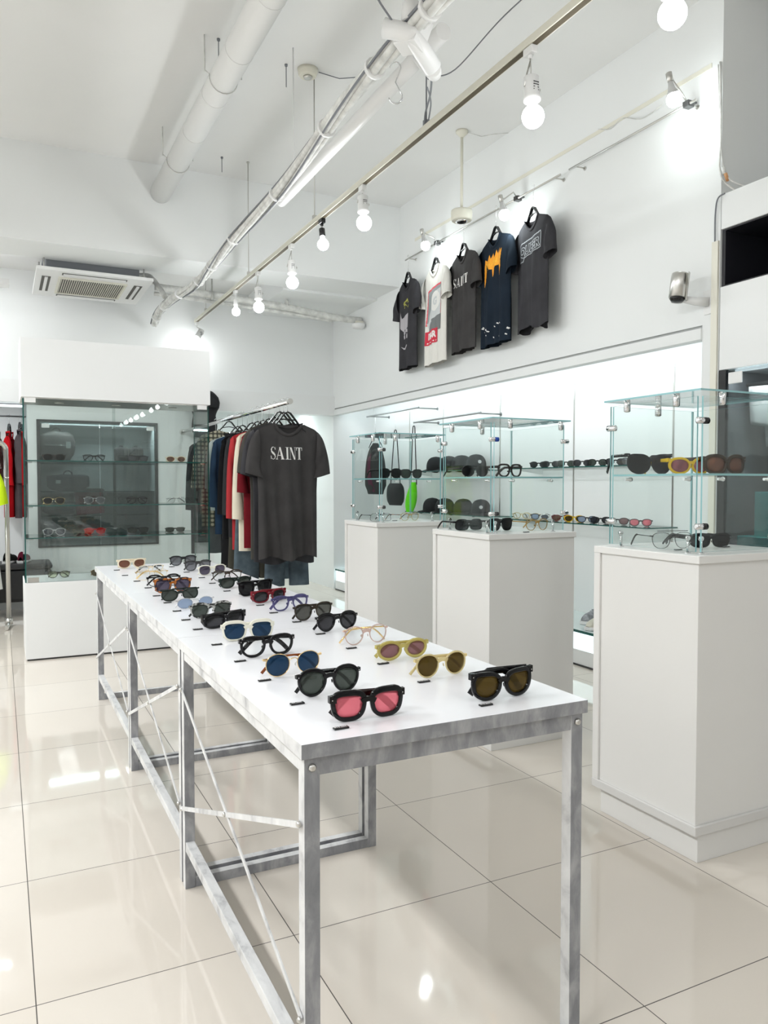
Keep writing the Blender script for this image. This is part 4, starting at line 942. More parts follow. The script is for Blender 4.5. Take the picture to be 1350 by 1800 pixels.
print_on(tee, t, pol, [pm('pink red print', (.75, .10, .13), .8), pm('mid grey print', (.30, .33, .33), .8), pm('light grey print', (.58, .60, .60), .8), printw, pm('dark grey print', (.18, .19, .19), .8), pm('red print', (.62, .03, .06), .8)], 'print', .0032, label='red and grey square print with white letters')
tee = Tee(.22, .78, .23, seed=2, sl=.26, sdrop=77, depth=.036, amp=.014); t = wshirt(2, tee, DG, 'washed dark grey t-shirt reading SAINT, middle of the five on the wall', 'black hanger holding the middle wall t-shirt')
print_on(tee, t, saint(.0, .555, .26, .075), [printw], 'print', .0024, label='white serif letters SAINT')
tee = Tee(.23, .80, .24, seed=6, sl=.26, sdrop=77, depth=.036, amp=.014); t = wshirt(3, tee, NV, 'ink navy t-shirt with an orange dripping logo, second nearest on the wall', 'black hanger holding the navy t-shirt')
og = [([(-.12, .62-.0), (-.105, .565), (-.11, .49), (-.122, .44), (-.13, .50), (-.14, .60), (-.135, .66), (-.10, .64), (-.06, .68), (-.04, .645), (0, .675), (.02, .64), (.05, .69), (.07, .655), (.11, .69), (.10, .65), (.135, .68), (.125, .60), (.13, .55), (.112, .48), (.095, .56), (.085, .575), (.02, .575), (.01, .52), (-.005, .50), (-.015, .56), (-.06, .57)], 0)]
for k in range(14):
    cx = -.12+k*.0175; zz = .60+.012*math.sin(k*2.1); og.append(([(cx, zz-.022), (cx+.004, zz-.022), (cx+.010+.004*math.sin(k), zz+.030), (cx+.005, zz+.028)], 1))
    if k % 2: og.append(([(cx-.004, zz), (cx+.014, zz+.004), (cx+.014, zz+.009), (cx-.004, zz+.005)], 1))
sp_ = []
for k in range(16):
    cx = rnd.uniform(-.23, .23); cz = rnd.uniform(.03, .17); sp_.append(([(cx, cz), (cx+.022, cz-.008), (cx+.024, cz-.001), (cx+.003, cz+.008)], 2))
print_on(tee, t, og+sp_, [pm('orange print', (.92, .36, .02), .8), pm('yellow orange print', (1.0, .58, .05), .8), printw], 'print', .003, label='orange spiky dripping logo and white marks near the hem')
tee = Tee(.22, .76, .23, seed=8, sl=.27, sdrop=74, hem=1, depth=.036, amp=.014); t = wshirt(4, tee, CH, 'charcoal t-shirt with outlined block letters, nearest of the five on the wall', 'black hanger holding the nearest wall t-shirt')
bl = [([(-.155, .485), (-.155, .60), (-.145, .61), (.15, .635), (.155, .62), (.155, .52), (-.07, .50), (-.08, .475), (-.12, .475)], 0), ([(-.148, .49), (-.148, .595), (-.14, .602), (.148, .627), (.148, .527), (-.075, .507), (-.085, .482), (-.12, .482)], 1)]
for p in textpolys('QUEER', .082, 1.02, off=.0075): bl.append(([(x, z+.553+x*.09) for x, z in p], 0))
for p in textpolys('QUEER', .082, 1.02, off=.0015): bl.append(([(x, z+.553+x*.09) for x, z in p], 1))
print_on(tee, t, bl, [pm('silver print', (.34, .36, .38), .7), pm('black print', (.02, .02, .025), .8)], 'print', .0024, label='outlined block letters')
# ------------------------------------------------------------------ clothes rack
RX, RZ2 = 1.725, 1.757
rk = thing('clothes_rack', 'long chrome clothes bar carrying the dense row of hanging clothes', 'clothes rack', (RX, 4.88, RZ2))
MB().tube([(0, 0, 0), (0, YB-4.88, 0)], .016, 12).build('bar', M['chrome'], rk)
MB().lathe([(.019, -.008), (.019, .012)], (0, 0, 0), (0, 1, 0), 14).build('end_cap', M['steel'], rk)
MB().lathe([(.03, -.008), (.03, 0)], (0, YB-4.88, 0), (0, 1, 0), 14).build('wall_flange', M['steel'], rk)
RG = 'clothes on the chrome rack'
def rshirt(y, tee, mat, lab, hlab, name='t_shirt', cat='t-shirt', zt=1.615, x=RX, col=True, hm=None):
    t = tee.make(name, lab, cat, (x, y, zt-tee.L), 0, mat, RG, collar=col)
    hanger(hlab, (x, y+.0, zt-.005), 0, RZ2-zt+.018, tee.sw*.8, hm, 'hangers on the chrome rack')
    return t
tee = Tee(.205, .90, .222, seed=11, sl=.30, sdrop=80, depth=.034, amp=.030, hem=.8, neck=.10, drop=.05); t = rshirt(4.93, tee, DG, 'washed dark grey t-shirt reading SAINT, front of the clothes rack', 'black slotted hanger at the front of the rack')
print_on(tee, t, saint(-.015, .70, .225, .082), [printw], 'print', .0018, label='white serif letters SAINT')
for (dx, dz) in ((-.07, .42), (-.13, .36), (-.02, .45), (-.05, .28), (.05, .18), (.04, .12)):
    pass
tee2 = Tee(.215, .94, .232, seed=13, sl=.31, sdrop=80, depth=.03, amp=.010, hem=.6)
rshirt(5.01, tee2, CH, 'charcoal t-shirt directly behind the front one on the rack', 'black hanger behind the front one on the rack', zt=1.62)
tee2 = Tee(.21, .93, .23, seed=15, sl=.31, sdrop=80, depth=.03, amp=.010)
rshirt(5.09, tee2, fabric('khaki black', (.065, .062, .055)), 'faded black t-shirt, third from the front of the rack', 'third black hanger from the front of the rack', zt=1.63)
def sweat(y, mat, lab, hl, L=.80, w_=.225, sl=.62, seed=0, x=RX, zt=1.60, sd=79, name='sweatshirt'):
    tt = Tee(w_, L, w_+.012, seed=seed, sl=sl, sdrop=sd, depth=.042, amp=.010); return rshirt(y, tt, mat, lab, hl, name, 'sweatshirt', zt, x)
sweat(5.20, fabric('dark red', (.15, .008, .014), .15), 'dark red sweatshirt on the rack between cream and grey shirts', 'hanger of the dark red sweatshirt', L=.83, sl=.42, seed=3)
sweat(5.33, fabric('cream knit', (.70, .65, .52), .05), 'cream sweatshirt on the rack between two red ones', 'hanger of the cream sweatshirt', L=.86, sl=.62, seed=5)
sweat(5.46, fabric('coral red', (.40, .035, .04), .1), 'coral red sweatshirt on the rack beside the cream one', 'hanger of the coral red sweatshirt', L=.86, sl=.62, seed=7, w_=.235)
sweat(5.60, M['blackmat'], 'black sweatshirt on the rack beside the coral red one', 'hanger of the black sweatshirt', L=.78, sl=.6, seed=9)
sweat(5.74, fabric('pitch', (.006, .006, .007)), 'second black jacket on the rack, further in', 'hanger of the second black jacket', L=.80, sl=.6, seed=10, name='jacket')
def trousers(y, mat, lab, ztop, zbot, w_=.19, legw=.095, x=RX):
    t = thing('trousers', lab, 'trousers', (x, y, zbot), 0, RG); h = ztop-zbot
    for sd in (-1, 1):
        def fn(u, v, sd=sd):
            a = 2*PI*u; ww = legw*(1-.10*v)
            return (sd*(w_*.55)+sd*.02*(1-v)+ww*math.cos(a), .035*math.sin(a)+.006*math.sin(u*20), h*.68*v)
        MB().grid(fn, 18, 10, closeu=True).build('leg', mat, t)
    MB().grid(lambda u, v: ((w_+.01)*(1-.12*v)*math.cos(2*PI*u), .042*math.sin(2*PI*u), h*(.66+.34*v)), 24, 8, closeu=True).build('hips', mat, t)
    MB().tube([(0, 0, h), (0, 0, RZ2-zbot-.012), (.0, .0, RZ2-zbot+.02)], .0018, 5).box(-.14, .14, -.008, .008, h-.03, h+.01).build('clip_hanger', M['chrome'], t)
    return t
den = fabric('washed denim', (.10, .135, .16), .45, 14)
trousers(5.40, den, 'blue-grey washed jeans showing below the red and cream sweatshirts', 1.45, .52, x=RX-.03)
trousers(5.16, fabric('denim dark', (.09, .12, .145), .45, 14), 'blue-grey jeans whose leg shows below the front t-shirt', 1.45, .50, x=RX+.07, w_=.13, legw=.075)
trousers(5.67, fabric('olive drab', (.06, .058, .045)), 'olive grey trousers hanging among the black jackets', 1.45, .50)
trousers(5.87, M['blackmat'], 'black trousers hanging behind the black jackets', 1.60, .48)
sweat(6.00, fabric('navy blue', (.035, .065, .12)), 'navy blue jacket on the rack behind the black ones', 'hanger of the navy jacket', L=.78, sl=.55, seed=12, name='jacket')
sweat(6.14, fabric('pale mint', (.55, .60, .58), .05), 'pale grey shirt on the rack seen through the glass case', 'hanger of the pale grey shirt', L=.60, sl=.4, seed=14, name='shirt')
sweat(6.40, M['plaid'], 'beige and black plaid shirt on the rack seen through the glass case', 'hanger of the plaid shirt', L=.80, sl=.46, seed=16, sd=66, name='shirt', w_=.235, zt=1.66)
trousers(6.62, fabric('grey wool', (.12, .13, .135)), 'grey wide trousers on the rack seen through the glass case', 1.42, .62, w_=.2, legw=.11)
sweat(6.85, fabric('shadow', (.03, .03, .035)), 'dark coat at the back of the rack beyond the plaid shirt', 'hanger of the dark coat', L=1.0, sl=.6, seed=18, name='coat')
# black fabric piece at the fascia
t = thing('hooded_jacket', 'black hooded jacket hanging high behind the right end of the white header', 'jacket', (1.92, YB-.16, 1.70))
def hood(u, v):
    a = 2*PI*u; r = float(np.interp(v, [0, .2, .45, .62, .72, .85, .95, 1], [.10, .12, .13, .17, .16, .13, .08, .01]))
    return (r*math.cos(a)*(1+.12*math.sin(9*v)), .10*(1-.4*v)*math.sin(a), .50*v)
MB().grid(hood, 22, 18, closeu=True).build('body', M['blackmat'], t)
MB().grid(lambda u, v: (.13*math.cos(PI*u), -.10-.02*math.sin(PI*u), .30+.12*v*math.sin(PI*u)), 14, 5).build('hood', M['blackmat'], t, solid=.004)
MB().tube([(0, .05, .47), (0, .11, .50)], .006, 6).build('wall_hook', M['chrome'], t)
# ------------------------------------------------------------------ left recess clothes, bench, rack
rail('dark clothes rail in the back left recess', -1.0, 0, 1.0, 5, .001) if False else None
t = thing('clothes_rail', 'thin dark clothes rail in the back left recess', 'rail', (-.9, YB+.17, 1.873))
MB().tube([(0, 0, 0), (1.14, 0, 0)], .008, 8).build('bar', M['darkmetal'], t)
MB().tube([(.2, 0, 0), (.2, .33, 0)], .006, 6).build('bracket', M['darkmetal'], t)
LG = 'clothes in the back left recess'
def sideshirt(x, mat, lab, zt, L, d=.22, seed=0, name='jacket', sl=.5, rz=80, extra=None, yy=0):
    tt = Tee(d, L, d, seed=seed, sl=sl, sdrop=80, depth=.045, amp=.01, neck=.08)
    t = tt.make(name, lab, 'clothing', (x, YB+.17+yy, zt-L), D(rz), mat, LG)
    hanger('hanger of the '+lab, (x, YB+.17+yy, zt-.005), D(rz), 1.873-zt+.010, d*.8, None, 'hangers in the back left recess')
    return t
# kept inside the recess depth
sideshirt(.185, fabric('mauve grey', (.085, .07, .075)), 'mauve grey jacket, rightmost in the back left recess', 1.74, .86, .13, 1, sl=.5)
sideshirt(.09, fabric('signal red', (.50, .006, .012), .1), 'bright red jacket in the back left recess', 1.72, .83, .14, 2, sl=.5)
sideshirt(-.02, fabric('grey print', (.45, .45, .43), .5, 20), 'grey patterned shirt left of the red jacket', 1.72, .70, .13, 3, name='shirt', sl=.3)
# bench
t = thing('bench', 'long black upholstered bench at the left edge with shoes on it', 'bench', (-1.0, 7.76, 0))
MB().box(0, 1.42, 0, .42, .135, .43).build('body', M['bench'], t, bevel=.03)
MB().box(-.002, 1.425, -.004, .424, .43, .483).build('cushion', pm('black vinyl seat', (.03, .03, .033), .45), t, bevel=.02)
for x in (.1, 1.3):
    for y in (.06, .36): MB().box(x-.02, x+.02, y-.02, y+.02, 0, .136).build('foot', M['darkmetal'], t)
shoe('black high sneaker on the black bench, left of the burgundy one', (.075, 7.95, .4835), D(70), fabric('shoe black', (.01, .01, .01)), M['white'], M['white'], L=.26)
shoe('burgundy sneaker on the black bench beside the glass case', (.19, 7.95, .4835), D(75), fabric('burgundy', (.13, .01, .03)), M['white'], M['white'], L=.26)
# standing chrome rack at left edge
p = aty(13, 1098, 7.30)
t = thing('clothes_rack', 'curved chrome floor rack cut off by the left edge', 'clothes rack', (.05, 7.30, 0))
path = [(0, 0, .02), (0, 0, 1.50)]+arcpts((-.06, 0, 1.50), .06, 0, PI/2, 6)+[(-.9, 0, 1.56)]+arcpts((-.9, 0, 1.50), .06, PI/2, PI, 6)+[(-.96, 0, .02)]
MB().tube(path, .019, 12).build('frame', M['steel'], t)
MB().tube([(-.02, -.22, .02), (0, 0, .03), (.0, .22, .02)], .017, 10).lathe([(.03, -.02), (.03, .03)], (0, 0, .04), (0, 0, 1), 12).build('foot', M['steel'], t)
MB().tube([(-.96, -.22, .02), (-.96, .22, .02)], .017, 10).build('foot', M['steel'], t)
MB().lathe([(.021, 0), (.021, .012)], (0, 0, 1.26), (0, 0, 1), 12).build('collar', M['chrome'], t)
tee = Tee(.22, 1.12, .23, seed=22, sl=.3, sdrop=72, flare=1.6)
tee.make('dress', 'long white dress at the left edge on the chrome floor rack', 'clothing', (-.275, 7.30, .31), D(20), fabric('bright white', (.85, .85, .83), .03), 'clothes on the left floor rack')
hanger('hanger of the white dress', (-.275, 7.30, 1.425), D(20), .145, .17, None, 'hangers on the left floor rack')
tee = Tee(.20, .62, .22, seed=25, sl=.34, sdrop=72)
tee.make('jacket', 'neon yellow and black top at the left edge on the floor rack', 'clothing', (-.27, 7.14, .80), D(6), fabric('neon yellow', (.62, .85, .02), .1), 'clothes on the left floor rack')
hanger('hanger of the neon yellow top', (-.27, 7.14, 1.415), D(6), .145, .17, None, 'hangers on the left floor rack')
# ------------------------------------------------------------------ ceiling duct
t = thing('air_duct', 'round white air duct under the ceiling running into the beam', 'duct', (1.22, 0, 3.60))
MB().tube([(0, 1.2, 0), (0, 6.608, 0)], .080, 28).build('pipe', M['ceil'], t)
for k in range(7): MB().tube([(0, 2.6+k*.55, 0), (0, 2.606+k*.55, 0)], .0815, 28).build('seam_band', M['ceil'], t)
for y in (3.3, 4.6, 5.9):
    q = MB().tube([(-.11, y, .23), (-.11, y, .02)], .004, 6).tube([(.11, y, .23), (.11, y, .02)], .004, 6); q.tube(arcpts((0, y, 0), .085, PI*.95, 2*PI+.05*PI, 12), .003, 5)
    q.tube([(-.11, y, .03), (-.08, y, .01)], .003, 5).tube([(.11, y, .03), (.08, y, .01)], .003, 5); q.build('strap', M['whitecable'], t)
# ------------------------------------------------------------------ lighting track
TXX, TZ = 1.85, 2.90
t = thing('lighting_track', 'long cream lighting track hanging from the ceiling with lit bulbs', 'lighting track', (TXX, 0, TZ))
MB().box(-.017, .017, .9, 8.14, -.014, .016).build('profile', M['ivory'], t)
MB().box(-.011, .011, .95, 8.11, -.0165, -.0135).build('slot', pm('slot brown', (.10, .08, .05), .6), t)
for y in (1.7, 3.28, 4.746, 6.228, 7.7):
    MB().tube([(0, y, .016), (0, y, CZ-TZ if y < 6.6 else 3.26-TZ)], .0035, 6).box(-.012, .012, y-.012, y+.012, .016, .045).lathe([(.012, 0), (.012, .01)], (0, y, (CZ if y < 6.6 else 3.26)-TZ-.011), (0, 0, 1), 8).build('hanging_rod', M['greycable'] if 3 < y < 3.5 else M['steel'], t)
def bulb_parts(parent, p, d, r=.034, sock=None, name='bulb'):
    """A-shape bulb centred at p (local), pointing along d"""
    p = Vector(p); d = Vector(d).normalized()
    pr = [(.012, -.055), (.014, -.045), (.020, -.035)]
    for i in range(10):
        a = -PI*.30+PI*.80*i/9; pr.append((r*math.cos(a), r*math.sin(a)))
    pr = [(.013, -.06), (.014, -.05)]+[(r*math.cos(a), r*math.sin(a)) for a in np.linspace(-PI*.33, PI*.49, 11)]
    MB().lathe(pr, p, d, 20).build(name, M['bulb'], parent)
bulbs = [(1182, 25, 1.85, 'tilt', 'nearest, cut by the top edge of the photo'), (937, 205, 1.85, 'slot', 'second nearest, a slotted white spot'), (640, 392, 1.85, 'slot', 'third nearest, white spot'), (568, 430, 1.85, 'black', 'with a black socket'), (514, 497, 1.85, 'slot', 'right behind the black-socket one'),
         (455, 540, 1.85, 'slot', 'third from the far end'), (415, 548, 1.85, 'bare', 'second from the far end, bare white socket'), (347, 602, 1.85, 'tilt2', 'at the far end of the track')]
for i, (px, py, xx, kind, n) in enumerate(bulbs):
    p = atx(px, py, xx); yt = p.y+.02
    t = thing('track_lamp', 'lit bulb on the ceiling track, '+n, 'lamp', (TXX, yt, TZ-.0165), 0, 'bulbs on the lighting track')
    b = Vector((0, p.y-yt, p.z-(TZ-.0165)))
    am = M['black'] if kind == 'black' else M['white']
    MB().box(-.014, .014, -.028, .028, -.028, 0).lathe([(.010, 0), (.010, .014)], (0, 0, -.042), (0, 0, 1), 10).build('adapter', am, t, bevel=.002)
    r = .043 if kind in ('slot', 'tilt') else .036
    if kind == 'tilt2': r = .045
    d = Vector((b.x, b.y, b.z+.06)).normalized() if kind != 'tilt2' else Vector((-.5, -.1, -.85)).normalized()
    if kind == 'tilt2':
        b.x -= .03
    top = b-d*(r+.028)
    if kind in ('slot', 'tilt', 'tilt2'):
        a = top-d*.085
        q = MB().lathe([(.024, 0), (.030, .004), (.030, .080), (.033, .084), (.033, .094), (.02, .096)], a, d, 18); body = q.build('housing', am, t)
        q = MB()
        for k in range(4): q.box(-.012, .012, -.0315, -.029, -.006*k*1.6-.003, -.006*k*1.6)
        sl = q.build('vent_slots', M['darkslot'], body); sl.location = a+d*.03+Vector((0, 0, 0)); 
        y_off = Vector((.034, 0, 0)); mid = a+d*.045
        MB().tube([(0, 0, -.042), Vector((0, 0, -.05)), a+Vector((.0, 0, .006)), a+Vector((.02, 0, 0)), mid+y_off], .003, 6).tube([(0, 0, -.05), a+Vector((-.02, 0, .004)), mid-y_off], .003, 6).lathe([(.007, -.003), (.007, .004)], mid+y_off, (1, 0, 0), 8).build('yoke', M['steel'], t)
    else:
        a = top-d*.035
        MB().tube([(0, 0, -.042), a], .004 if kind == 'black' else .006, 6).build('stem', M['steel'] if kind == 'black' else am, t)
        MB().lathe([(.013, 0), (.019, .004), (.019, .050), (.015, .053)], a-d*.01, d, 14).build('socket', am, t)
    bulb_parts(t, b, d, r)
    point('track_bulb_light', p+Vector((0, -.02, -.075)) + (Vector((-.06, 0, 0)) if kind == 'tilt2' else Vector((0, 0, 0))), P_BULB*(.45 if kind == 'tilt2' else 1), .04)
t = thing('lighting_track', 'second lighting track behind the camera, seen only as reflections', 'lighting track', (2.75, -5.2, TZ))
MB().box(-.017, .017, -2.9, 2.9, -.014, .016).build('profile', M['ivory'], t)
for y in (-2.4, 0, 2.4): MB().tube([(0, y, .016), (0, y, CZ-TZ)], .0035, 6).build('hanging_rod', M['steel'], t)
rear = None
for k in range(7):
    y = (-7.9, -7.2, -6.3, -5.6, -4.5, -3.8, -2.9)[k]
    if rear is None:
        rear = thing('track_lamp', 'lit bulb on the track behind the camera', 'lamp', (2.75, y, TZ-.0165), 0, 'bulbs on the rear track')
        MB().box(-.014, .014, -.028, .028, -.028, 0).lathe([(.013, 0), (.019, .004), (.019, .10)], (0, 0, -.13), (0, 0, 1), 12).build('socket', M['white'], rear)
        bulb_parts(rear, (0, 0, -.19), (0, 0, -1), .045)
    else:
        c = rear.copy(); COL.objects.link(c); c.location = (2.75, y, TZ-.0165)
        for ch in rear.children: d_ = ch.copy(); COL.objects.link(d_); d_.parent = c
# wall clamp lamps
for (px, py, y0, n) in ((1185, 175, 3.06, 'near the right pier above the empty rail'), (887, 378, 4.63, 'above the navy t-shirt'), (748, 432, 5.82, 'above the off-white t-shirt')):
    p = atx(px, py, 3.24); t = thing('clamp_lamp', 'finned lit bulb on the wall rail, '+n, 'lamp', (3.36, p.y+.02, RZ), 0, 'clamp lamps on the wall rail')
    b = p-Vector(t.location); d = Vector((.25, -.05, -.96)).normalized(); top = b-d*.10
    bulb_parts(t, b, d, .040)
    q = MB().lathe([(.014, 0), (.016, .02), (.024, .05), (.033, .068), (.030, .070)], b-d*.098, d, 18); q.build('finned_neck', M['chrome'], t)
    MB().lathe([(.012, 0), (.017, .004), (.017, .045), (.012, .048)], b-d*.142, d, 12).build('socket', M['steel'], t)
    MB().tube([(0, 0, .006), (-.03, 0, .04), b-d*.11+Vector((.015, 0, 0))], .005, 6).build('arm', M['steel'], t)
    MB().box(-.016, .03, -.02, .02, -.016, .016).box(.0, .06, -.012, .012, .012, .022).build('clamp', M['darkmetal'], t, bevel=.002)
    point('clamp_bulb_light', p+Vector((.02, -.01, -.075)), P_WALLBULB, .04, (.90, 1, 1))
# emergency pendant
p = atz(812, 230, CZ); 
t = thing('pendant_fixture', 'cream round pendant fixture on a thin pole in front of the wall t-shirts', 'light fixture', (p.x, p.y, CZ))
MB().lathe([(.045, -.001), (.045, -.018), (.03, -.03), (.012, -.05)][::-1], (0, 0, 0), (0, 0, 1), 20).build('ceiling_plate', M['ivory'], t)
MB().tube([(0, 0, -.03), (0, 0, -.57)], .011, 10).build('pole', M['ivory'], t)
MB().lathe([(.072, -.66), (.078, -.65), (.080, -.60), (.078, -.585), (.03, -.57)], (0, 0, 0), (0, 0, 1), 24).build('drum', M['ivory'], t)
MB().lathe([(.035, -.672), (.045, -.668), (.045, -.659)], (0, 0, 0), (0, 0, 1), 16).build('lens_ring', M['chrome'], t)
tag(MB().tube([(p.x+.03, p.y-.02, CZ-.012), (p.x+.12, p.y-.08, CZ-.05), (p.x+.22, p.y-.10, CZ-.02), (W-.01, p.y-.14, CZ-.01)], .003, 6).build('ceiling_cable', M['whitecable']), 'thin white cable from the pendant plate to the right wall', 'cable')
# smoke detector
p = atz(541, 122, CZ)
t = thing('smoke_detector', 'round beige smoke detector on the ceiling', 'smoke detector', (p.x, p.y, CZ))
MB().lathe([(.05, -.045), (.058, -.035), (.062, -.018), (.066, 0)], (0, 0, 0), (0, 0, 1), 24).build('base', M['ivory'], t)
MB().lathe([(.015, -.058), (.026, -.056), (.030, -.046)], (0, 0, 0), (0, 0, 1), 18).build('sensor', M['steel'], t)
tag(MB().tube([(p.x+.07, p.y-.01, CZ-.006), (p.x+.2, p.y-.04, CZ-.03), (p.x+.36, p.y-.10, CZ-.008)], .003, 6).build('ceiling_cable', M['greycable']), 'thin grey wire from the smoke detector across the ceiling', 'cable')
# hanging bolts
for (px, py, l_, n) in ((503, 113, .14, 'beside the smoke detector'), (390, 276, .12, 'near the end of the duct'), (384, 68, .12, 'on the left of the duct')):
    p = atz(px, py, CZ); t = thing('ceiling_bolt', 'short threaded rod sticking out of the ceiling '+n, 'bolt', (p.x, p.y, CZ), 0, 'threaded rods in the ceiling')
    MB().tube([(0, 0, 0), (0, 0, -l_)], .003, 6).build('rod', M['greycable'], t); MB().lathe([(.010, -.012), (.010, 0)], (0, 0, 0), (0, 0, 1), 6).build('nut', M['greycable'], t)
# cable bundle and white pipe
ctl = [(1.43, 2.30, 2.93), (1.41, 2.75, 2.92), (1.42, 3.3, 2.92), (1.47, 4.25, 2.90), (1.47, 5.3, 2.90), (1.50, 6.1, 2.90), (1.50, 6.62, 2.89), (1.40, 7.1, 2.86), (1.38, 7.6, 2.84), (1.40, 7.95, 2.80)]
def smooth(c, n=8):
    out = []; c = [Vector(p) for p in c]
    for i in range(len(c)-1):
        p0, p1, p2, p3 = c[max(0, i-1)], c[i], c[i+1], c[min(len(c)-1, i+2)]
        for k in range(n):
            u = k/n; out.append(.5*((2*p1)+(p2-p0)*u+(2*p0-5*p1+4*p2-p3)*u*u+(3*p1-p0-3*p2+p3)*u**3))
    return out+[c[-1]]
base = smooth(ctl)
t = thing('cable_bundle', 'thick white taped bundle of cables running under the ceiling', 'cable', (0, 0, 0))
for k in range(5):
    ph = k*1.3; pts = [q+Vector((.022*math.cos(ph+i*.16), 0, .020*math.sin(ph+i*.16))) for i, q in enumerate(base)]
    MB().tube(pts, .016, 8).build('cable', M['whitecable'] , t)
for k in range(2):
    ph = k*2.3; pts = [q+Vector((.038*math.cos(ph+i*.10), 0, .036*math.sin(ph+i*.10))) for i, q in enumerate(base)]
    MB().tube(pts, .006, 6).build('cable', M['greycable'], t)
for i in range(4, len(base), 7): MB().sweep([base[i]-Vector((0, .01, 0)), base[i]+Vector((0, .01, 0))], ell(.046, .042, 14)).build('tie', M['white'], t)
tag(MB().tube([(1.60, 2.7, 3.0), (1.625, 4.75, 3.0)], .034, 18).tube([(1.60, 3.0, 3.03), (1.60, 3.0, CZ)], .004, 6).tube([(1.62, 4.5, 3.03), (1.62, 4.5, CZ)], .004, 6).build('white_pipe', M['white']), 'smooth white plastic pipe hanging beside the cable bundle', 'pipe')
# pole with junction tee at the top centre
pp = atz(690, 60, 2.98)
t = thing('junction_box', 'white junction collar and boxes on a cream pole at the top centre', 'junction box', (1.40, 2.60, 2.98))
MB().tube([(0, 0, .0), (0, 0, CZ-2.98)], .022, 16).build('pole', M['ivory'], t)
MB().lathe([(.036, -.05), (.036, .015), (.03, .02)], (0, 0, 0), (0, 0, 1), 20).build('collar', M['white'], t)
MB().box(.02, .09, -.05, .05, -.12, .0).build('box', M['white'], t, rot=(.2, .3, .5), bevel=.003)
MB().tube([(-.08, .06, -.06), (0, 0, -.09), (.13, .06, -.16)], .036, 14).build('tee', M['white'], t)
MB().tube([(.13, .06, -.16), (.17, .12, -.14), (.2, .3, .02)], .03, 14).build('elbow', M['white'], t)
tag(MB().tube(smooth([(1.33, 2.62, 2.93), (1.24, 2.60, 3.03), (1.30, 2.56, 3.15), (1.40, 2.54, 3.2)]), .004, 6).build('cable_loop', M['greycable']), 'grey cable looping beside the cream pole at the top', 'cable')
tag(MB().tube(smooth([(1.56, 2.75, 2.83), (1.66, 2.9, 2.93), (1.78, 3.12, 2.98), (1.835, 3.26, 2.97), (1.835, 3.27, 2.92)]), .0045, 6).tube(smooth([(1.56, 2.76, 2.80), (1.68, 2.95, 2.88), (1.80, 3.15, 2.95), (1.845, 3.25, 2.93), (1.845, 3.25, 2.92)]), .0035, 6).build('feed_cable', M['greycable']), 'grey and blue cables from the junction box to the lighting track', 'cable')
tag(MB().tube(smooth([(1.86, 3.27, 3.15), (1.96, 3.2, 3.17), (2.1, 3.0, 3.35), (2.35, 2.8, 3.60), (2.5, 2.7, 3.81)]), .003, 6).build('thin_cable', M['greycable']), 'thin grey cable rising from the track rod to the ceiling', 'cable')
hk = atz(672, 165, 2.78)
q = MB(); q.tube(arcpts((0, 0, .060), .022, PI*1.0, -.15*PI, 9)+[Vector((.0, 0, 0))]+arcpts((0, 0, -.06), .028, .15*PI, -PI*.95, 10), .003, 6)
hp = atz(676, 160, 2.80)
tag(q.build('s_hook', M['chrome'], loc=(1.50, 2.92, 2.88), rot=(0, 0, D(-26))), 'chrome S-shaped hook hanging below the junction box', 'hook')
# horizontal pipes at the back
t = thing('ceiling_pipe', 'white pipe running across to the right wall below the slab', 'pipe', (0, 7.45, 0))
MB().tube(smooth([(1.32, 0, 3.04), (1.9, 0, 3.02), (2.6, 0, 2.98), (3.1, 0, 2.93), (3.42, 0, 2.925)]), .034, 14).build('pipe', M['whitecable'], t)
MB().tube(smooth([(1.32, .05, 2.99), (2.2, .04, 2.955), (3.1, .02, 2.90)]), .018, 10).build('small_pipe', M['whitecable'], t)
for x in (1.85, 2.6): MB().tube([(x, 0, 3.0), (x, 0, 3.26 if x < 2.45 else 3.06)], .008, 8).lathe([(.04, -.01), (.04, .01)], (x, 0, 3.015), (1, 0, 0), 14).build('pipe_hanger', M['whitecable'], t)
p = aty(632, 572, 7.35)
t = thing('sensor_box', 'small white sensor box under the end of the pipe by the right wall', 'sensor', (3.36, 7.38, 2.86))
MB().lathe([(.035, -.035), (.06, -.03), (.07, .0), (.07, .012)], (0, 0, 0), (0, 0, 1), 20).build('body', M['white'], t); MB().box(-.03, .05, -.02, .02, .012, .04).build('bracket', M['ivory'], t)
# ------------------------------------------------------------------ air conditioner
t = thing('air_conditioner', 'white ceiling cassette air conditioner hanging by the beam, upper left', 'air conditioner', (.295, 6.98, 2.97))
aw, al_ = .93, .98
q = MB(); q.box(0, aw, 0, al_, 0, .028); q.build('panel', M['white'], t, bevel=.004)
q = MB(); q.box(.08, aw-.10, .13, al_-.10, .034, .27); q.build('housing', M['greycable'], t)
gr = MB().box(.20, .72, .22, .76, -.004, .0005).build('grille', M['grille'], t)
q = MB()
for k in range(30): x = .205+k*.0175; q.box(x, x+.005, .222, .758, -.010, -.004)
q.build('grille_bars', M['ivory'], gr)
fr = MB().box(.18, .74, .195, .22, -.012, 0).box(.18, .74, .76, .785, -.012, 0).box(.18, .20, .22, .76, -.012, 0).box(.72, .74, .22, .76, -.012, 0).build('grille_frame', M['ivory'], t)
for (a, b, c, d) in ((.20, .72, .06, .12), (.20, .72, .85, .91), (.05, .12, .22, .76), (.80, .87, .22, .76)):
    o = MB().box(a, b, c, d, -.003, .0004).build('outlet', M['grille'], t)
    if b-a > .3: MB().box(a+.01, b-.01, (c+d)/2-.022, (c+d)/2+.022, -.012, -.0035).build('flap', M['white'], o)
    else: MB().box((a+b)/2-.012, (a+b)/2+.012, c+.01, d-.01, -.012, -.0035).build('flap', M['white'], o)
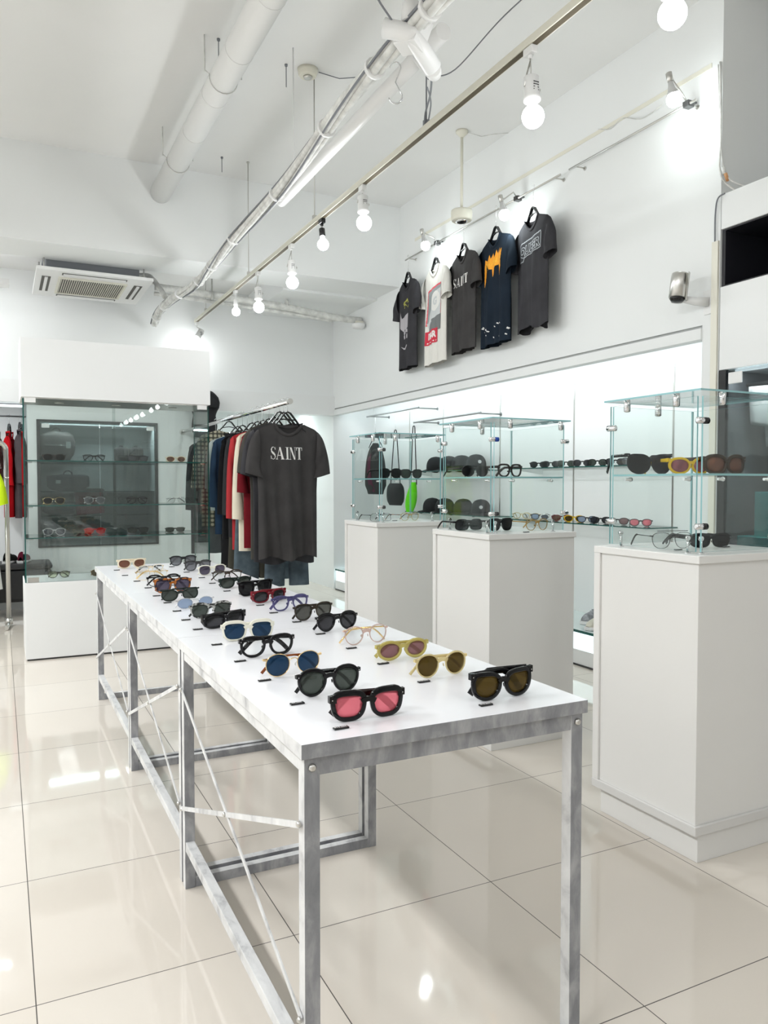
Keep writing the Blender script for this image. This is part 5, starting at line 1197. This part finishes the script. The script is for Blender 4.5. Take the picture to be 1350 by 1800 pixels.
for x in (.06, .86):
    for y in (.08, .9): MB().tube([(x, y, .028), (x, y, .115 if y < .1 else .288)], .005, 6).build('hanger_rod', M['steel'], t)
tag(MB().tube(smooth([(1.12, 7.42, 3.10), (1.25, 7.40, 3.12), (1.33, 7.3, 3.0), (1.36, 7.2, 2.90)]), .024, 12).build('hose', M['whitecable']), 'white hose joining the air conditioner to the cable bundle', 'hose')
# ------------------------------------------------------------------ security camera
p = atx(1240, 525, W); pc = atx(1209, 512, 3.30)
t = thing('security_camera', 'silver bullet security camera on a white wall bracket', 'security camera', (W, 3.0, 2.20))
MB().hexa([(-.006, -.028, -.075), (-.001, -.028, -.075), (-.006, .028, -.075), (-.001, .028, -.075), (-.006, -.036, .055), (-.001, -.036, .055), (-.006, .036, .055), (-.001, .036, .055)]).build('wall_plate', M['white'], t, bevel=.002)
MB().sweep([(-.004, 0, -.01), (-.06, .03, -.005), (-.12, .075, .01)], [(-.012, -.020), (.012, -.020), (.012, .020), (-.012, .020)], up=(0, 0, 1), scales=[1.2, 1, .8]).build('arm', M['white'], t)
cd = Vector((-.16, .0, -1)).normalized(); c0 = Vector((-.12, .085, .15))
MB().lathe([(.030, 0), (.044, .004), (.046, .012), (.046, .135), (.040, .137)], c0, cd, 24).build('body', M['steel'], t)
MB().lathe([(.0395, .135), (.040, .142), (.030, .156), (.010, .160)], c0, cd, 20).build('lens', M['black'], t)
MB().sweep([c0-cd*.003, c0+cd*.15], [(.050*math.cos(a), .050*math.sin(a)) for a in np.linspace(.2, PI-.2, 10)]+[(.047*math.cos(a), .047*math.sin(a)) for a in np.linspace(PI-.2, .2, 10)]).build('hood', M['steel'], t)
# cables by the pier
tag(MB().tube(smooth([(W-.01, 2.94, 3.43), (W-.014, 2.93, 3.2), (W-.014, 2.925, 3.0), (W-.014, 2.93, 2.88), (W-.02, 2.90, 2.80), (W+.02, 2.86, 2.742)]), .005, 6).tube(smooth([(W-.012, 2.95, 3.42), (W-.012, 2.935, 3.1), (W-.016, 2.91, 2.9), (W-.02, 2.87, 2.80), (W+.03, 2.80, 2.742)]), .0035, 6).tube([(W-.016, 2.905, 2.87), (W-.018, 2.895, 2.83)], .010, 8).build('hanging_cable', M['whitecable']), 'white cables hanging down the pier edge to the cabinet top', 'cable')
tag(MB().tube([(W-.02, 2.887, 2.83), (W-.02, 2.873, 2.79)], .009, 8).build('cable_splice', pm('orange tape', (.55, .28, .12), .6)), 'orange-brown taped splice on the cable above the right cabinet', 'cable')
tag(MB().tube(smooth([(W-.008, 2.90, 2.735), (W-.012, 2.94, 2.72), (W-.012, 2.955, 2.64), (W-.012, 2.955, 2.50)]), .004, 6).build('wall_cable', M['greycable']), 'dark cable curving down from the cabinet top along the pier', 'cable')
tag(MB().box(W-.004, W-.0005, 3.0, 6.3, 3.43, 3.455).build('wall_conduit', M['cream']), 'flat cream conduit strip along the right wall above the rails', 'conduit')
for (a, b) in (((1052, 225), (1165, 185)),):
    A = atx(1052, 227, W-.006); B = atx(1095, 208, W-.006); C_ = atx(1165, 183, W-.03)
    tag(MB().tube(smooth([A, A.lerp(B, .5)+Vector((0, 0, -.03)), B, B.lerp(C_, .5)+Vector((0, 0, -.04)), C_]), .003, 6).build('wall_cable', M['whitecable']), 'thin pale cable looping to the clamp lamp near the pier', 'cable')
